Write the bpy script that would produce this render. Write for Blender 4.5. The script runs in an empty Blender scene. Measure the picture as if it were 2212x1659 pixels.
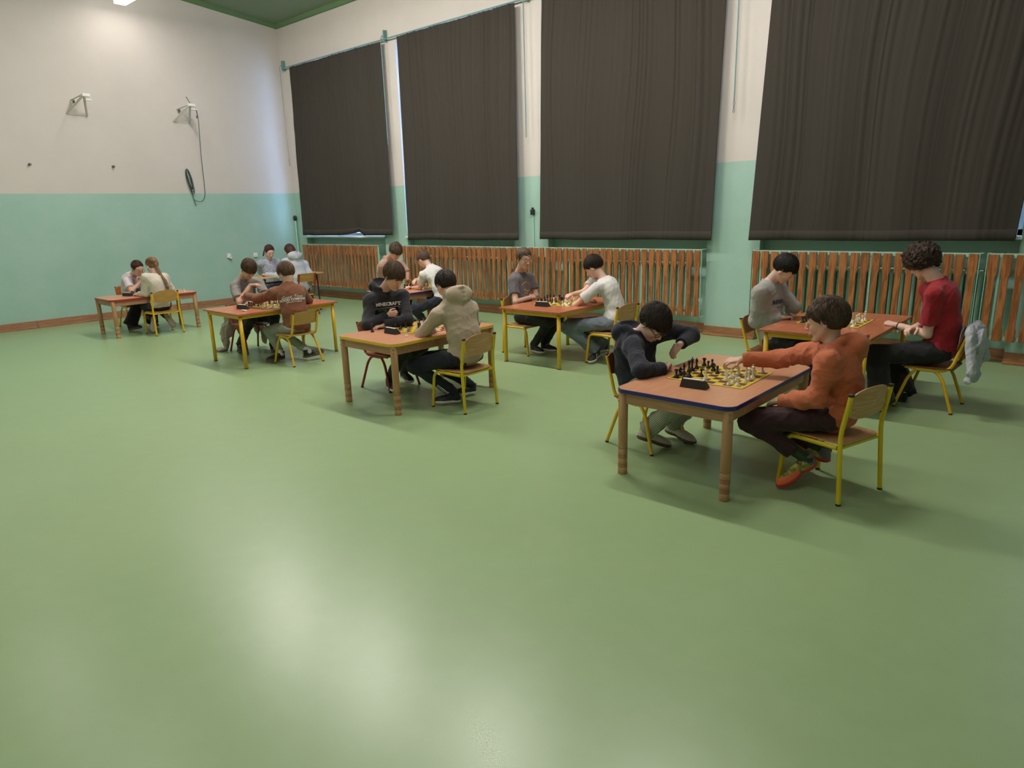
import bpy, bmesh, math, random
import numpy as np
from math import sin, cos, pi, radians, sqrt, atan2
from mathutils import Vector, Matrix
from mathutils.bvhtree import BVHTree

random.seed(7)
rng = np.random.default_rng(11)
sc = bpy.context.scene
COL = sc.collection

# ---------------------------------------------------------------- camera
cam_data = bpy.data.cameras.new('camera')
cam_data.sensor_fit = 'HORIZONTAL'
cam_data.sensor_width = 36.0
cam_data.lens = 36.0 * 1471.33 / 2212.0
cam_data.clip_end = 200
cam = bpy.data.objects.new('camera', cam_data)
COL.objects.link(cam)
R = ((0.756748871, 0.138888854, -0.638780895), (0.65304505, -0.20454012, 0.729174534), (-0.029382105, -0.968954708, -0.245486183))
cam.matrix_world = Matrix(((R[0][0], -R[0][1], -R[0][2], 13.7721), (R[1][0], -R[1][1], -R[1][2], -8.6306),
                           (R[2][0], -R[2][1], -R[2][2], 1.70), (0, 0, 0, 1)))
sc.camera = cam

# ---------------------------------------------------------------- world: overcast daylight outside the curtained windows
w = bpy.data.worlds.new('daylight'); sc.world = w; w.use_nodes = True
bg = w.node_tree.nodes['Background']
bg.inputs[0].default_value = (0.40, 0.60, 1.0, 1)
bg.inputs[1].default_value = 8.0

sc.view_settings.view_transform = 'Standard'
sc.view_settings.look = 'None'
sc.view_settings.gamma = 1.0
sc.view_settings.use_curve_mapping = False
sc.view_settings.exposure = 0.0
LAMP_POWER = 62.0
LAMP_COL = (1.0, 0.95, 0.89)

# ---------------------------------------------------------------- materials
def srgb(r, g, b):
    f = lambda c: (c/255/12.92) if c/255 <= .04045 else ((c/255+.055)/1.055)**2.4
    return (f(r), f(g), f(b), 1)

MATS = {}
def mat(name, col=(.8, .8, .8, 1), rough=.6, metal=0., spec=.5, noise=0., nscale=20., bump=0., bscale=60., stretch=(1, 1, 1),
        col2=None, sheen=0., coat=0., obj_var=0., sss=0.):
    """principled material; noise mixes col towards col2 (or a darker tone) with a procedural noise"""
    if name in MATS: return MATS[name]
    m = bpy.data.materials.new(name); m.use_nodes = True
    nt = m.node_tree; N = nt.nodes; L = nt.links
    b = N['Principled BSDF']
    b.inputs['Base Color'].default_value = col
    b.inputs['Roughness'].default_value = rough
    b.inputs['Metallic'].default_value = metal
    b.inputs['Specular IOR Level'].default_value = spec
    if sheen: b.inputs['Sheen Weight'].default_value = sheen
    if coat:
        b.inputs['Coat Weight'].default_value = coat; b.inputs['Coat Roughness'].default_value = .15
    if sss:
        b.inputs['Subsurface Weight'].default_value = sss; b.inputs['Subsurface Radius'].default_value = (.01, .004, .002)
        b.inputs['Subsurface Scale'].default_value = 1.0
    tc = N.new('ShaderNodeTexCoord'); mp = N.new('ShaderNodeMapping'); mp.inputs['Scale'].default_value = stretch
    L.new(tc.outputs['Object'], mp.inputs['Vector'])
    out = None
    if noise:
        nz = N.new('ShaderNodeTexNoise'); nz.inputs['Scale'].default_value = nscale; nz.inputs['Detail'].default_value = 4
        L.new(mp.outputs[0], nz.inputs['Vector'])
        rp = N.new('ShaderNodeMapRange'); rp.inputs[1].default_value = .3; rp.inputs[2].default_value = .7
        rp.inputs[3].default_value = 0; rp.inputs[4].default_value = noise
        L.new(nz.outputs[0], rp.inputs[0])
        mx = N.new('ShaderNodeMix'); mx.data_type = 'RGBA'
        mx.inputs[6].default_value = col
        mx.inputs[7].default_value = col2 if col2 else (col[0]*.6, col[1]*.6, col[2]*.6, 1)
        L.new(rp.outputs[0], mx.inputs[0]); L.new(mx.outputs[2], b.inputs['Base Color']); out = mx.outputs[2]
    if obj_var:
        oi = N.new('ShaderNodeObjectInfo'); hs = N.new('ShaderNodeHueSaturation')
        mr = N.new('ShaderNodeMapRange'); mr.inputs[3].default_value = 1-obj_var; mr.inputs[4].default_value = 1+obj_var
        L.new(oi.outputs['Random'], mr.inputs[0]); L.new(mr.outputs[0], hs.inputs['Value'])
        if out: L.new(out, hs.inputs['Color'])
        else: hs.inputs['Color'].default_value = col
        L.new(hs.outputs[0], b.inputs['Base Color'])
    if bump:
        n2 = N.new('ShaderNodeTexNoise'); n2.inputs['Scale'].default_value = bscale; n2.inputs['Detail'].default_value = 3
        L.new(mp.outputs[0], n2.inputs['Vector'])
        bp = N.new('ShaderNodeBump'); bp.inputs['Strength'].default_value = bump; bp.inputs['Distance'].default_value = .01
        L.new(n2.outputs[0], bp.inputs['Height']); L.new(bp.outputs[0], b.inputs['Normal'])
    MATS[name] = m
    return m

def wood(name, c1, c2, axis='x', scale=1., rough=.45, coat=.0, obj_var=0., knots=False):
    if name in MATS: return MATS[name]
    m = bpy.data.materials.new(name); m.use_nodes = True
    nt = m.node_tree; N = nt.nodes; L = nt.links; b = N['Principled BSDF']
    tc = N.new('ShaderNodeTexCoord'); mp = N.new('ShaderNodeMapping')
    oi = N.new('ShaderNodeObjectInfo')
    ofs = N.new('ShaderNodeVectorMath'); ofs.operation = 'SCALE'; ofs.inputs[0].default_value = (37, 19, 53)
    L.new(oi.outputs['Random'], ofs.inputs['Scale'])
    ad = N.new('ShaderNodeVectorMath'); ad.operation = 'ADD'
    L.new(tc.outputs['Object'], ad.inputs[0]); L.new(ofs.outputs[0], ad.inputs[1])
    st = {'x': (1, 9, 9), 'y': (9, 1, 9), 'z': (9, 9, 1)}[axis]
    mp.inputs['Scale'].default_value = tuple(scale*v for v in st)
    L.new(ad.outputs[0], mp.inputs['Vector'])
    n1 = N.new('ShaderNodeTexNoise'); n1.inputs['Scale'].default_value = 2.2; n1.inputs['Detail'].default_value = 6; n1.inputs['Distortion'].default_value = 1.2
    L.new(mp.outputs[0], n1.inputs['Vector'])
    mul = N.new('ShaderNodeMath'); mul.operation = 'MULTIPLY'; mul.inputs[1].default_value = 5 if knots else 4
    L.new(n1.outputs[0], mul.inputs[0])
    fr = N.new('ShaderNodeMath'); fr.operation = 'PINGPONG'; fr.inputs[1].default_value = 1
    L.new(mul.outputs[0], fr.inputs[0])
    rp = N.new('ShaderNodeValToRGB'); rp.color_ramp.elements[0].color = c1; rp.color_ramp.elements[1].color = c2
    rp.color_ramp.elements[0].position = .15; rp.color_ramp.elements[1].position = .95
    L.new(fr.outputs[0], rp.inputs[0])
    hs = N.new('ShaderNodeHueSaturation'); mr = N.new('ShaderNodeMapRange')
    mr.inputs[3].default_value = 1-obj_var; mr.inputs[4].default_value = 1+obj_var
    L.new(oi.outputs['Random'], mr.inputs[0]); L.new(mr.outputs[0], hs.inputs['Value']); L.new(rp.outputs[0], hs.inputs['Color'])
    L.new(hs.outputs[0], b.inputs['Base Color'])
    b.inputs['Roughness'].default_value = rough
    if coat: b.inputs['Coat Weight'].default_value = coat; b.inputs['Coat Roughness'].default_value = .12
    MATS[name] = m
    return m

def emit(name, col, s):
    m = bpy.data.materials.new(name); m.use_nodes = True; N = m.node_tree.nodes
    b = N['Principled BSDF']; b.inputs['Base Color'].default_value = (.9, .9, .9, 1)
    b.inputs['Emission Color'].default_value = col; b.inputs['Emission Strength'].default_value = s
    return m

# ---------------------------------------------------------------- object helpers
def tag(o, label=None, cat=None, group=None, kind=None):
    if label: o['label'] = label
    if cat: o['category'] = cat
    if group: o['group'] = group
    if kind: o['kind'] = kind
    return o

def empty(name, loc=(0, 0, 0), rz=0., label=None, cat=None, group=None, kind=None):
    o = bpy.data.objects.new(name, None); COL.objects.link(o)
    o.empty_display_size = .1; o.location = loc; o.rotation_euler = (0, 0, rz)
    return tag(o, label, cat, group, kind)

def link(name, me, parent=None, loc=None, rz=None):
    o = bpy.data.objects.new(name, me); COL.objects.link(o)
    if parent: o.parent = parent
    if loc is not None: o.location = loc
    if rz is not None: o.rotation_euler = (0, 0, rz)
    return o

def mesh_from(name, verts, faces, mats, midx=None, smooth=False):
    me = bpy.data.meshes.new(name)
    me.from_pydata([tuple(map(float, v)) for v in verts], [], [tuple(map(int, f)) for f in faces])
    for m in (mats if isinstance(mats, (list, tuple)) else [mats]): me.materials.append(m)
    if midx is not None: me.polygons.foreach_set('material_index', np.asarray(midx, dtype=np.int32))
    if smooth: me.polygons.foreach_set('use_smooth', np.ones(len(me.polygons), dtype=bool))
    me.update()
    return me

class MB:
    """collects simple solids into one mesh"""
    def __init__(s): s.v = []; s.f = []; s.mi = []; s.sm = []
    def add(s, vs, fs, mi=0, sm=False):
        b = len(s.v); s.v += [tuple(v) for v in vs]; s.f += [tuple(b+i for i in f) for f in fs]
        s.mi += [mi]*len(fs); s.sm += [sm]*len(fs); return s
    def box(s, a, b, mi=0, bev=0., M=None):
        x0, y0, z0 = a; x1, y1, z1 = b
        if bev <= 0:
            vs = [(x0, y0, z0), (x1, y0, z0), (x1, y1, z0), (x0, y1, z0), (x0, y0, z1), (x1, y0, z1), (x1, y1, z1), (x0, y1, z1)]
            fs = [(3, 2, 1, 0), (4, 5, 6, 7), (0, 1, 5, 4), (1, 2, 6, 5), (2, 3, 7, 6), (3, 0, 4, 7)]
        else:
            bm = bmesh.new(); bmesh.ops.create_cube(bm, size=1)
            for v in bm.verts: v.co = Vector(((x0+x1)/2+v.co.x*(x1-x0), (y0+y1)/2+v.co.y*(y1-y0), (z0+z1)/2+v.co.z*(z1-z0)))
            bmesh.ops.bevel(bm, geom=bm.edges[:], offset=bev, segments=2, affect='EDGES', profile=.5)
            bm.verts.index_update(); vs = [v.co[:] for v in bm.verts]; fs = [[v.index for v in f.verts] for f in bm.faces]; bm.free()
        if M is not None: vs = [(M @ Vector(v))[:] for v in vs]
        return s.add(vs, fs, mi)
    def lathe(s, prof, c=(0, 0, 0), seg=20, mi=0, axis='z', M=None):
        vs = []; fs = []
        for (r, h) in prof:
            for i in range(seg):
                a = 2*pi*i/seg; p = (r*cos(a), r*sin(a), h)
                if axis == 'x': p = (p[2], p[0], p[1])
                elif axis == 'y': p = (p[0], p[2], p[1])
                q = Vector((c[0]+p[0], c[1]+p[1], c[2]+p[2]))
                vs.append((M @ q if M is not None else q)[:])
        n = len(prof)
        for j in range(n-1):
            for i in range(seg):
                k = (i+1) % seg
                fs.append((j*seg+i, j*seg+k, (j+1)*seg+k, (j+1)*seg+i))
        fs.append(tuple(range(seg-1, -1, -1))); fs.append(tuple((n-1)*seg+i for i in range(seg)))
        return s.add(vs, fs, mi, True)
    def tube(s, pts, r, seg=10, mi=0, bend=0., r2=None, closed=False):
        pts = [Vector(p) for p in pts]
        if bend > 0 and len(pts) > 2:
            out = [pts[0]]
            for i in range(1, len(pts)-1):
                p, a, b = pts[i], pts[i-1], pts[i+1]
                d1 = (a-p); d2 = (b-p); t = min(bend, d1.length*.49, d2.length*.49)
                A = p+d1.normalized()*t; B = p+d2.normalized()*t
                for k in range(7):
                    u = k/6; out.append((1-u)**2*A+2*u*(1-u)*p+u*u*B)
            out.append(pts[-1]); pts = out
        n = len(pts); vs = []; fs = []
        up = None
        for i, p in enumerate(pts):
            if closed: t = (pts[(i+1) % n]-pts[i-1]).normalized()
            else: t = (pts[min(i+1, n-1)]-pts[max(i-1, 0)]).normalized()
            if up is None:
                up = Vector((0, 0, 1)) if abs(t.z) < .9 else Vector((1, 0, 0))
            up = (up-t*up.dot(t)).normalized(); sd = t.cross(up)
            rr = r if r2 is None else r+(r2-r)*i/(n-1)
            for k in range(seg):
                a = 2*pi*k/seg; vs.append((p+up*cos(a)*rr+sd*sin(a)*rr)[:])
        m = n if closed else n-1
        for i in range(m):
            j = (i+1) % n
            for k in range(seg):
                l = (k+1) % seg; fs.append((i*seg+k, i*seg+l, j*seg+l, j*seg+k))
        if not closed:
            fs.append(tuple(range(seg-1, -1, -1))); fs.append(tuple((n-1)*seg+k for k in range(seg)))
        return s.add(vs, fs, mi, True)
    def prism(s, poly, z0, z1, mi=0, mtop=None):
        n = len(poly); vs = [(x, y, z0) for x, y in poly]+[(x, y, z1) for x, y in poly]
        s.add(vs, [tuple(range(n-1, -1, -1))]+[(i, (i+1) % n, n+(i+1) % n, n+i) for i in range(n)], mi)
        return s.add([(x, y, z1) for x, y in poly], [tuple(range(n))], mi if mtop is None else mtop)
    def mesh(s, name, mats):
        me = mesh_from(name, s.v, s.f, mats, s.mi)
        me.polygons.foreach_set('use_smooth', np.array(s.sm, dtype=bool))
        return me
    def obj(s, name, mats, parent=None, loc=None, rz=None):
        me = s.mesh(name, mats); o = link(name, me, parent, loc, rz)
        if any(s.sm) and not all(s.sm) or any(s.sm):
            try:
                me.set_sharp_from_angle(angle=radians(40))
            except Exception: pass
        return o

def copy_tree(o, parent=None):
    c = o.copy(); COL.objects.link(c); c.parent = parent
    for ch in list(o.children): copy_tree(ch, c)
    return c

def rrect(x0, y0, x1, y1, r, n=6):
    out = []
    for cx_, cy_, a0 in ((x1-r, y1-r, 0), (x0+r, y1-r, 90), (x0+r, y0+r, 180), (x1-r, y0+r, 270)):
        for k in range(n+1):
            a = radians(a0+90*k/n); out.append((cx_+r*cos(a), cy_+r*sin(a)))
    return out
# ---------------------------------------------------------------- implicit surfaces (numpy) for bodies, clothes, hair
class SDF:
    def __init__(s, lo, hi, res):
        s.lo = np.array(lo, float); s.res = res
        n = np.ceil((np.array(hi)-s.lo)/res).astype(int)+1; s.n = n
        s.ax = [(s.lo[i]+res*np.arange(n[i])).astype(np.float32) for i in range(3)]
        s.v = np.full(tuple(n), 1.0, np.float32)
    def reg(s, lo, hi):
        a = np.maximum(np.floor((np.array(lo)-s.lo)/s.res).astype(int), 0)
        b = np.minimum(np.ceil((np.array(hi)-s.lo)/s.res).astype(int)+1, s.n)
        if (b <= a).any(): return None
        sl = tuple(slice(a[i], b[i]) for i in range(3))
        X, Y, Z = np.meshgrid(s.ax[0][sl[0]], s.ax[1][sl[1]], s.ax[2][sl[2]], indexing='ij', sparse=True)
        return sl, X, Y, Z
    def comb(s, sl, d, k, op, cut, X, Y, Z):
        for (p0, nn) in (cut or []):
            d = np.maximum(d, (X-p0[0])*nn[0]+(Y-p0[1])*nn[1]+(Z-p0[2])*nn[2])
        a = s.v[sl]
        if op == 'u':
            h = np.maximum(k-np.abs(a-d), 0)/k
            s.v[sl] = np.minimum(a, d)-h*h*k*.25
        else:
            d = -d
            h = np.maximum(k-np.abs(a-d), 0)/k
            s.v[sl] = np.maximum(a, d)+h*h*k*.25
    def cone(s, a, b, ra, rb, k=.01, op='u', cut=None):
        a = np.array(a, float); b = np.array(b, float); m = max(ra, rb)+k+2.5*s.res
        r = s.reg(np.minimum(a, b)-m, np.maximum(a, b)+m)
        if r is None: return s
        sl, X, Y, Z = r; ab = b-a; L2 = max(float(ab @ ab), 1e-9)
        t = np.clip(((X-a[0])*ab[0]+(Y-a[1])*ab[1]+(Z-a[2])*ab[2])/L2, 0, 1)
        d = np.sqrt((X-a[0]-t*ab[0])**2+(Y-a[1]-t*ab[1])**2+(Z-a[2]-t*ab[2])**2)-(ra+(rb-ra)*t)
        s.comb(sl, d.astype(np.float32), k, op, cut, X, Y, Z); return s
    def ell(s, c, r, F=None, k=.01, op='u', cut=None):
        c = np.array(c, float); r = np.array(r, float); m = r.max()+k+2.5*s.res
        g = s.reg(c-m, c+m)
        if g is None: return s
        sl, X, Y, Z = g
        F = np.eye(3) if F is None else F      # rows: local axes
        q = [((X-c[0])*F[i][0]+(Y-c[1])*F[i][1]+(Z-c[2])*F[i][2]) for i in range(3)]
        k0 = np.sqrt(sum((q[i]/r[i])**2 for i in range(3))); k1 = np.sqrt(sum((q[i]/r[i]**2)**2 for i in range(3)))+1e-6
        d = k0*(k0-1)/k1
        s.comb(sl, d.astype(np.float32), k, op, cut, X, Y, Z); return s
    def noise(s, amp, freq, seed=0, aniso=(1, 1, 1)):
        r = np.random.default_rng(seed)
        idx = np.nonzero(np.abs(s.v) < .03)
        P = np.stack([s.ax[i][idx[i]] for i in range(3)], 1).astype(np.float32)
        w = np.zeros(len(P), np.float32)
        wp = np.sin(P @ (r.normal(size=(3, 3))*freq*.4).astype(np.float32))*.6
        for i in range(6):
            kv = r.normal(size=3)*np.array(aniso); kv = kv/np.linalg.norm(kv)*freq*r.uniform(.6, 1.6)
            u = np.sin(P @ kv.astype(np.float32)+wp[:, i % 3]*2+r.uniform(0, 6))
            w += (1-np.abs(u))**2*r.uniform(.5, 1)/2.6
        s.v[idx] -= (amp*(w-.55)).astype(np.float32); return s
    def mesh(s):
        v = s.v; ins = v < 0
        c = np.zeros(tuple(s.n-1), np.uint8)
        for dx in (0, 1):
            for dy in (0, 1):
                for dz in (0, 1): c += ins[dx:s.n[0]-1+dx, dy:s.n[1]-1+dy, dz:s.n[2]-1+dz]
        act = (c > 0) & (c < 8); cells = np.argwhere(act)
        if len(cells) == 0: return np.zeros((0, 3)), np.zeros((0, 4), int)
        num = np.full(tuple(s.n-1), -1, np.int32); num[act] = np.arange(len(cells))
        acc = np.zeros((len(cells), 3), np.float32); cnt = np.zeros(len(cells), np.float32)
        cor = [(0, 0, 0), (1, 0, 0), (0, 1, 0), (1, 1, 0), (0, 0, 1), (1, 0, 1), (0, 1, 1), (1, 1, 1)]
        vals = [v[cells[:, 0]+a, cells[:, 1]+b, cells[:, 2]+d] for a, b, d in cor]
        for i, j in ((0, 1), (2, 3), (4, 5), (6, 7), (0, 2), (1, 3), (4, 6), (5, 7), (0, 4), (1, 5), (2, 6), (3, 7)):
            a, b = vals[i], vals[j]; m = (a < 0) != (b < 0)
            t = np.where(m, a/np.where(m, a-b, 1), 0)
            A = np.array(cor[i], np.float32); B = np.array(cor[j], np.float32)
            acc += (A+(B-A)*t[:, None])*m[:, None]; cnt += m
        V = s.lo+(cells+acc/cnt[:, None])*s.res
        faces = []
        for ax in range(3):
            u, w_ = (ax+1) % 3, (ax+2) % 3
            sl0 = [slice(None)]*3; sl1 = [slice(None)]*3
            sl0[ax] = slice(0, -1); sl1[ax] = slice(1, None)
            A = ins[tuple(sl0)]; B = ins[tuple(sl1)]
            e = np.argwhere(A != B)
            e = e[(e[:, u] > 0) & (e[:, w_] > 0) & (e[:, u] < s.n[u]-1) & (e[:, w_] < s.n[w_]-1)]
            if len(e) == 0: continue
            flip = A[e[:, 0], e[:, 1], e[:, 2]]
            def cell(du, dw):
                q = e.copy(); q[:, u] += du; q[:, w_] += dw; return num[q[:, 0], q[:, 1], q[:, 2]]
            q = np.stack([cell(-1, -1), cell(0, -1), cell(0, 0), cell(-1, 0)], 1)
            q[~flip] = q[~flip][:, ::-1]
            faces.append(q)
        return V, np.concatenate(faces)

def fast_mesh(name, V, F, mats, midx=None, smooth=True):
    me = bpy.data.meshes.new(name)
    me.vertices.add(len(V)); me.vertices.foreach_set('co', np.asarray(V, np.float32).ravel())
    me.loops.add(len(F)*4); me.loops.foreach_set('vertex_index', np.asarray(F, np.int32).ravel())
    me.polygons.add(len(F)); me.polygons.foreach_set('loop_start', np.arange(0, len(F)*4, 4, dtype=np.int32))
    try: me.polygons.foreach_set('loop_total', np.full(len(F), 4, dtype=np.int32))
    except Exception: pass
    for m in (mats if isinstance(mats, (list, tuple)) else [mats]): me.materials.append(m)
    if midx is not None: me.polygons.foreach_set('material_index', np.asarray(midx, np.int32))
    me.polygons.foreach_set('use_smooth', np.full(len(F), smooth, dtype=bool))
    me.update(calc_edges=True)
    return me

def bounds(pts, m):
    P = np.array(pts); return P.min(0)-m, P.max(0)+m
def nrm(v): v = np.array(v, float); return v/(np.linalg.norm(v)+1e-9)
# ---------------------------------------------------------------- room materials
def wall_paint(name, split=2.225):
    m = bpy.data.materials.new(name); m.use_nodes = True; nt = m.node_tree; N = nt.nodes; L = nt.links; b = N['Principled BSDF']
    geo = N.new('ShaderNodeNewGeometry'); sep = N.new('ShaderNodeSeparateXYZ'); L.new(geo.outputs['Position'], sep.inputs[0])
    n0 = N.new('ShaderNodeTexNoise'); n0.inputs['Scale'].default_value = 3.; L.new(geo.outputs['Position'], n0.inputs['Vector'])
    ed = N.new('ShaderNodeMath'); ed.operation = 'MULTIPLY_ADD'; ed.inputs[1].default_value = .012; L.new(n0.outputs[0], ed.inputs[0]); L.new(sep.outputs[2], ed.inputs[2])
    gt = N.new('ShaderNodeMath'); gt.operation = 'GREATER_THAN'; gt.inputs[1].default_value = split+.006; L.new(ed.outputs[0], gt.inputs[0])
    n1 = N.new('ShaderNodeTexNoise'); n1.inputs['Scale'].default_value = 1.3; n1.inputs['Detail'].default_value = 5; n1.inputs['Roughness'].default_value = .65
    L.new(geo.outputs['Position'], n1.inputs['Vector'])
    mr = N.new('ShaderNodeMapRange'); mr.inputs[1].default_value = .35; mr.inputs[2].default_value = .8; L.new(n1.outputs[0], mr.inputs[0])
    mint = N.new('ShaderNodeMix'); mint.data_type = 'RGBA'; mint.inputs[6].default_value = MINT; mint.inputs[7].default_value = MINT2; L.new(mr.outputs[0], mint.inputs[0])
    wh = N.new('ShaderNodeMix'); wh.data_type = 'RGBA'; wh.inputs[6].default_value = WHITE; wh.inputs[7].default_value = WHITE2; L.new(mr.outputs[0], wh.inputs[0])
    mx = N.new('ShaderNodeMix'); mx.data_type = 'RGBA'; L.new(gt.outputs[0], mx.inputs[0]); L.new(mint.outputs[2], mx.inputs[6]); L.new(wh.outputs[2], mx.inputs[7])
    L.new(mx.outputs[2], b.inputs['Base Color'])
    rg = N.new('ShaderNodeMapRange'); rg.inputs[3].default_value = .42; rg.inputs[4].default_value = .85; L.new(gt.outputs[0], rg.inputs[0]); L.new(rg.outputs[0], b.inputs['Roughness'])
    n2 = N.new('ShaderNodeTexNoise'); n2.inputs['Scale'].default_value = 45; n2.inputs['Detail'].default_value = 3; L.new(geo.outputs['Position'], n2.inputs['Vector'])
    bp = N.new('ShaderNodeBump'); bp.inputs['Strength'].default_value = .25; bp.inputs['Distance'].default_value = .006
    L.new(n2.outputs[0], bp.inputs['Height']); L.new(bp.outputs[0], b.inputs['Normal'])
    return m
MINT = srgb(154, 187, 173); MINT2 = srgb(168, 197, 186); WHITE = srgb(206, 197, 191); WHITE2 = srgb(200, 191, 185)
M_wall = wall_paint('wall_paint')

def floor_mat():
    m = bpy.data.materials.new('floor_vinyl'); m.use_nodes = True; nt = m.node_tree; N = nt.nodes; L = nt.links; b = N['Principled BSDF']
    geo = N.new('ShaderNodeNewGeometry')
    def noise(scale, det, vec=None, rough=.55):
        n = N.new('ShaderNodeTexNoise'); n.inputs['Scale'].default_value = scale; n.inputs['Detail'].default_value = det; n.inputs['Roughness'].default_value = rough
        L.new(vec if vec else geo.outputs['Position'], n.inputs['Vector']); return n.outputs[0]
    def rng_(s, a, b_, c, d):
        r = N.new('ShaderNodeMapRange'); r.inputs[1].default_value = a; r.inputs[2].default_value = b_; r.inputs[3].default_value = c; r.inputs[4].default_value = d
        L.new(s, r.inputs[0]); return r.outputs[0]
    def mix(f, a, b_):
        x = N.new('ShaderNodeMix'); x.data_type = 'RGBA'; L.new(f, x.inputs[0])
        for i, q in ((6, a), (7, b_)):
            if isinstance(q, tuple): x.inputs[i].default_value = q
            else: L.new(q, x.inputs[i])
        return x.outputs[2]
    base = mix(rng_(noise(.9, 4), .1, .9, 0, 1), FLOOR1, FLOOR2)
    base = mix(rng_(noise(260, 2), .3, .7, 0, .12), base, srgb(122, 146, 100))        # fine vinyl speckle
    base = mix(rng_(noise(7, 3), .45, .95, 0, .6), base, srgb(152, 175, 131))       # worn light patches
    # scuff streaks
    st = N.new('ShaderNodeMapping'); st.inputs['Scale'].default_value = (1.2, 22, 1); st.inputs['Rotation'].default_value = (0, 0, .5); L.new(geo.outputs['Position'], st.inputs['Vector'])
    base = mix(rng_(noise(1.6, 3, st.outputs[0]), .74, .80, 0, .28), base, srgb(178, 192, 146))
    s2 = N.new('ShaderNodeMapping'); s2.inputs['Scale'].default_value = (26, 2.5, 1); s2.inputs['Rotation'].default_value = (0, 0, -.9); L.new(geo.outputs['Position'], s2.inputs['Vector'])
    base = mix(rng_(noise(1.2, 2, s2.outputs[0]), .80, .84, 0, .25), base, srgb(92, 104, 78))
    L.new(base, b.inputs['Base Color'])
    b.inputs['Roughness'].default_value = .30
    b.inputs['Specular IOR Level'].default_value = .5
    bp = N.new('ShaderNodeBump'); bp.inputs['Strength'].default_value = .03; bp.inputs['Distance'].default_value = .004
    L.new(noise(120, 3), bp.inputs['Height']); L.new(bp.outputs[0], b.inputs['Normal'])
    return m
FLOOR1 = srgb(140, 164, 118); FLOOR2 = srgb(148, 172, 127)
M_floor = floor_mat()
M_ceil = mat('ceiling_green', srgb(122, 138, 112), .7, noise=.3, nscale=8, stretch=(1, 12, 1))
M_cornice = mat('cornice_green', srgb(96, 126, 86), .7)
M_base = wood('skirting_wood', srgb(146, 98, 64), srgb(176, 128, 90), 'x', 1.2, .55, obj_var=.08)
M_basey = wood('skirting_wood_y', srgb(152, 106, 78), srgb(180, 134, 102), 'y', 1.2, .55, obj_var=.08)
M_white = mat('white_gloss', srgb(225, 224, 222), .35)
M_mintm = mat('mint_enamel', srgb(160, 205, 186), .35)
M_glass = bpy.data.materials.new('window_glass'); M_glass.use_nodes = True
gb = M_glass.node_tree.nodes['Principled BSDF']; gb.inputs['Transmission Weight'].default_value = 1; gb.inputs['Roughness'].default_value = .02; gb.inputs['IOR'].default_value = 1.02
gb.inputs['Base Color'].default_value = (.9, .95, 1, 1)

# ---------------------------------------------------------------- room shell
W_TOP = 5.53; RX = 17.0; RY = -12.4; SLOPE = .095
def struct(name, mb, mats, **k): return tag(mb.obj(name, mats), kind='structure', **k)
struct('floor', MB().box((-.3, RY-.3, -.1), (RX+.3, .5, 0)), M_floor)
def zc(y): return W_TOP + SLOPE*min(-y, y-RY)
ym = RY/2
mb = MB()
for y0, y1 in ((0, ym), (ym, RY)):
    mb.add([(-.3, y0, zc(y0)+.06), (RX+.3, y0, zc(y0)+.06), (RX+.3, y1, zc(y1)+.06), (-.3, y1, zc(y1)+.06),
            (-.3, y0, zc(y0)+.3), (RX+.3, y0, zc(y0)+.3), (RX+.3, y1, zc(y1)+.3), (-.3, y1, zc(y1)+.3)],
           [(0, 1, 2, 3), (7, 6, 5, 4), (0, 4, 5, 1), (1, 5, 6, 2), (2, 6, 7, 3), (3, 7, 4, 0)])
struct('ceiling', mb, M_ceil)
# gable walls
for nm, x0, x1 in (('wall_back', -.3, 0), ('wall_front', RX, RX+.3)):
    ys = [(.3, 0), (.3, zc(0)+.1), (ym, zc(ym)+.1), (RY-.3, zc(0)+.1), (RY-.3, 0)]
    mb = MB(); n = len(ys)
    mb.add([(x0, y, z) for y, z in ys]+[(x1, y, z) for y, z in ys], [tuple(range(n)), tuple(range(2*n-1, n-1, -1))]+[(i, n+i, n+(i+1) % n, (i+1) % n) for i in range(n)])
    struct(nm, mb, M_wall)
struct('wall_left', MB().box((-.3, RY-.3, 0), (RX+.3, RY, zc(0)+.1)), M_wall)
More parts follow.
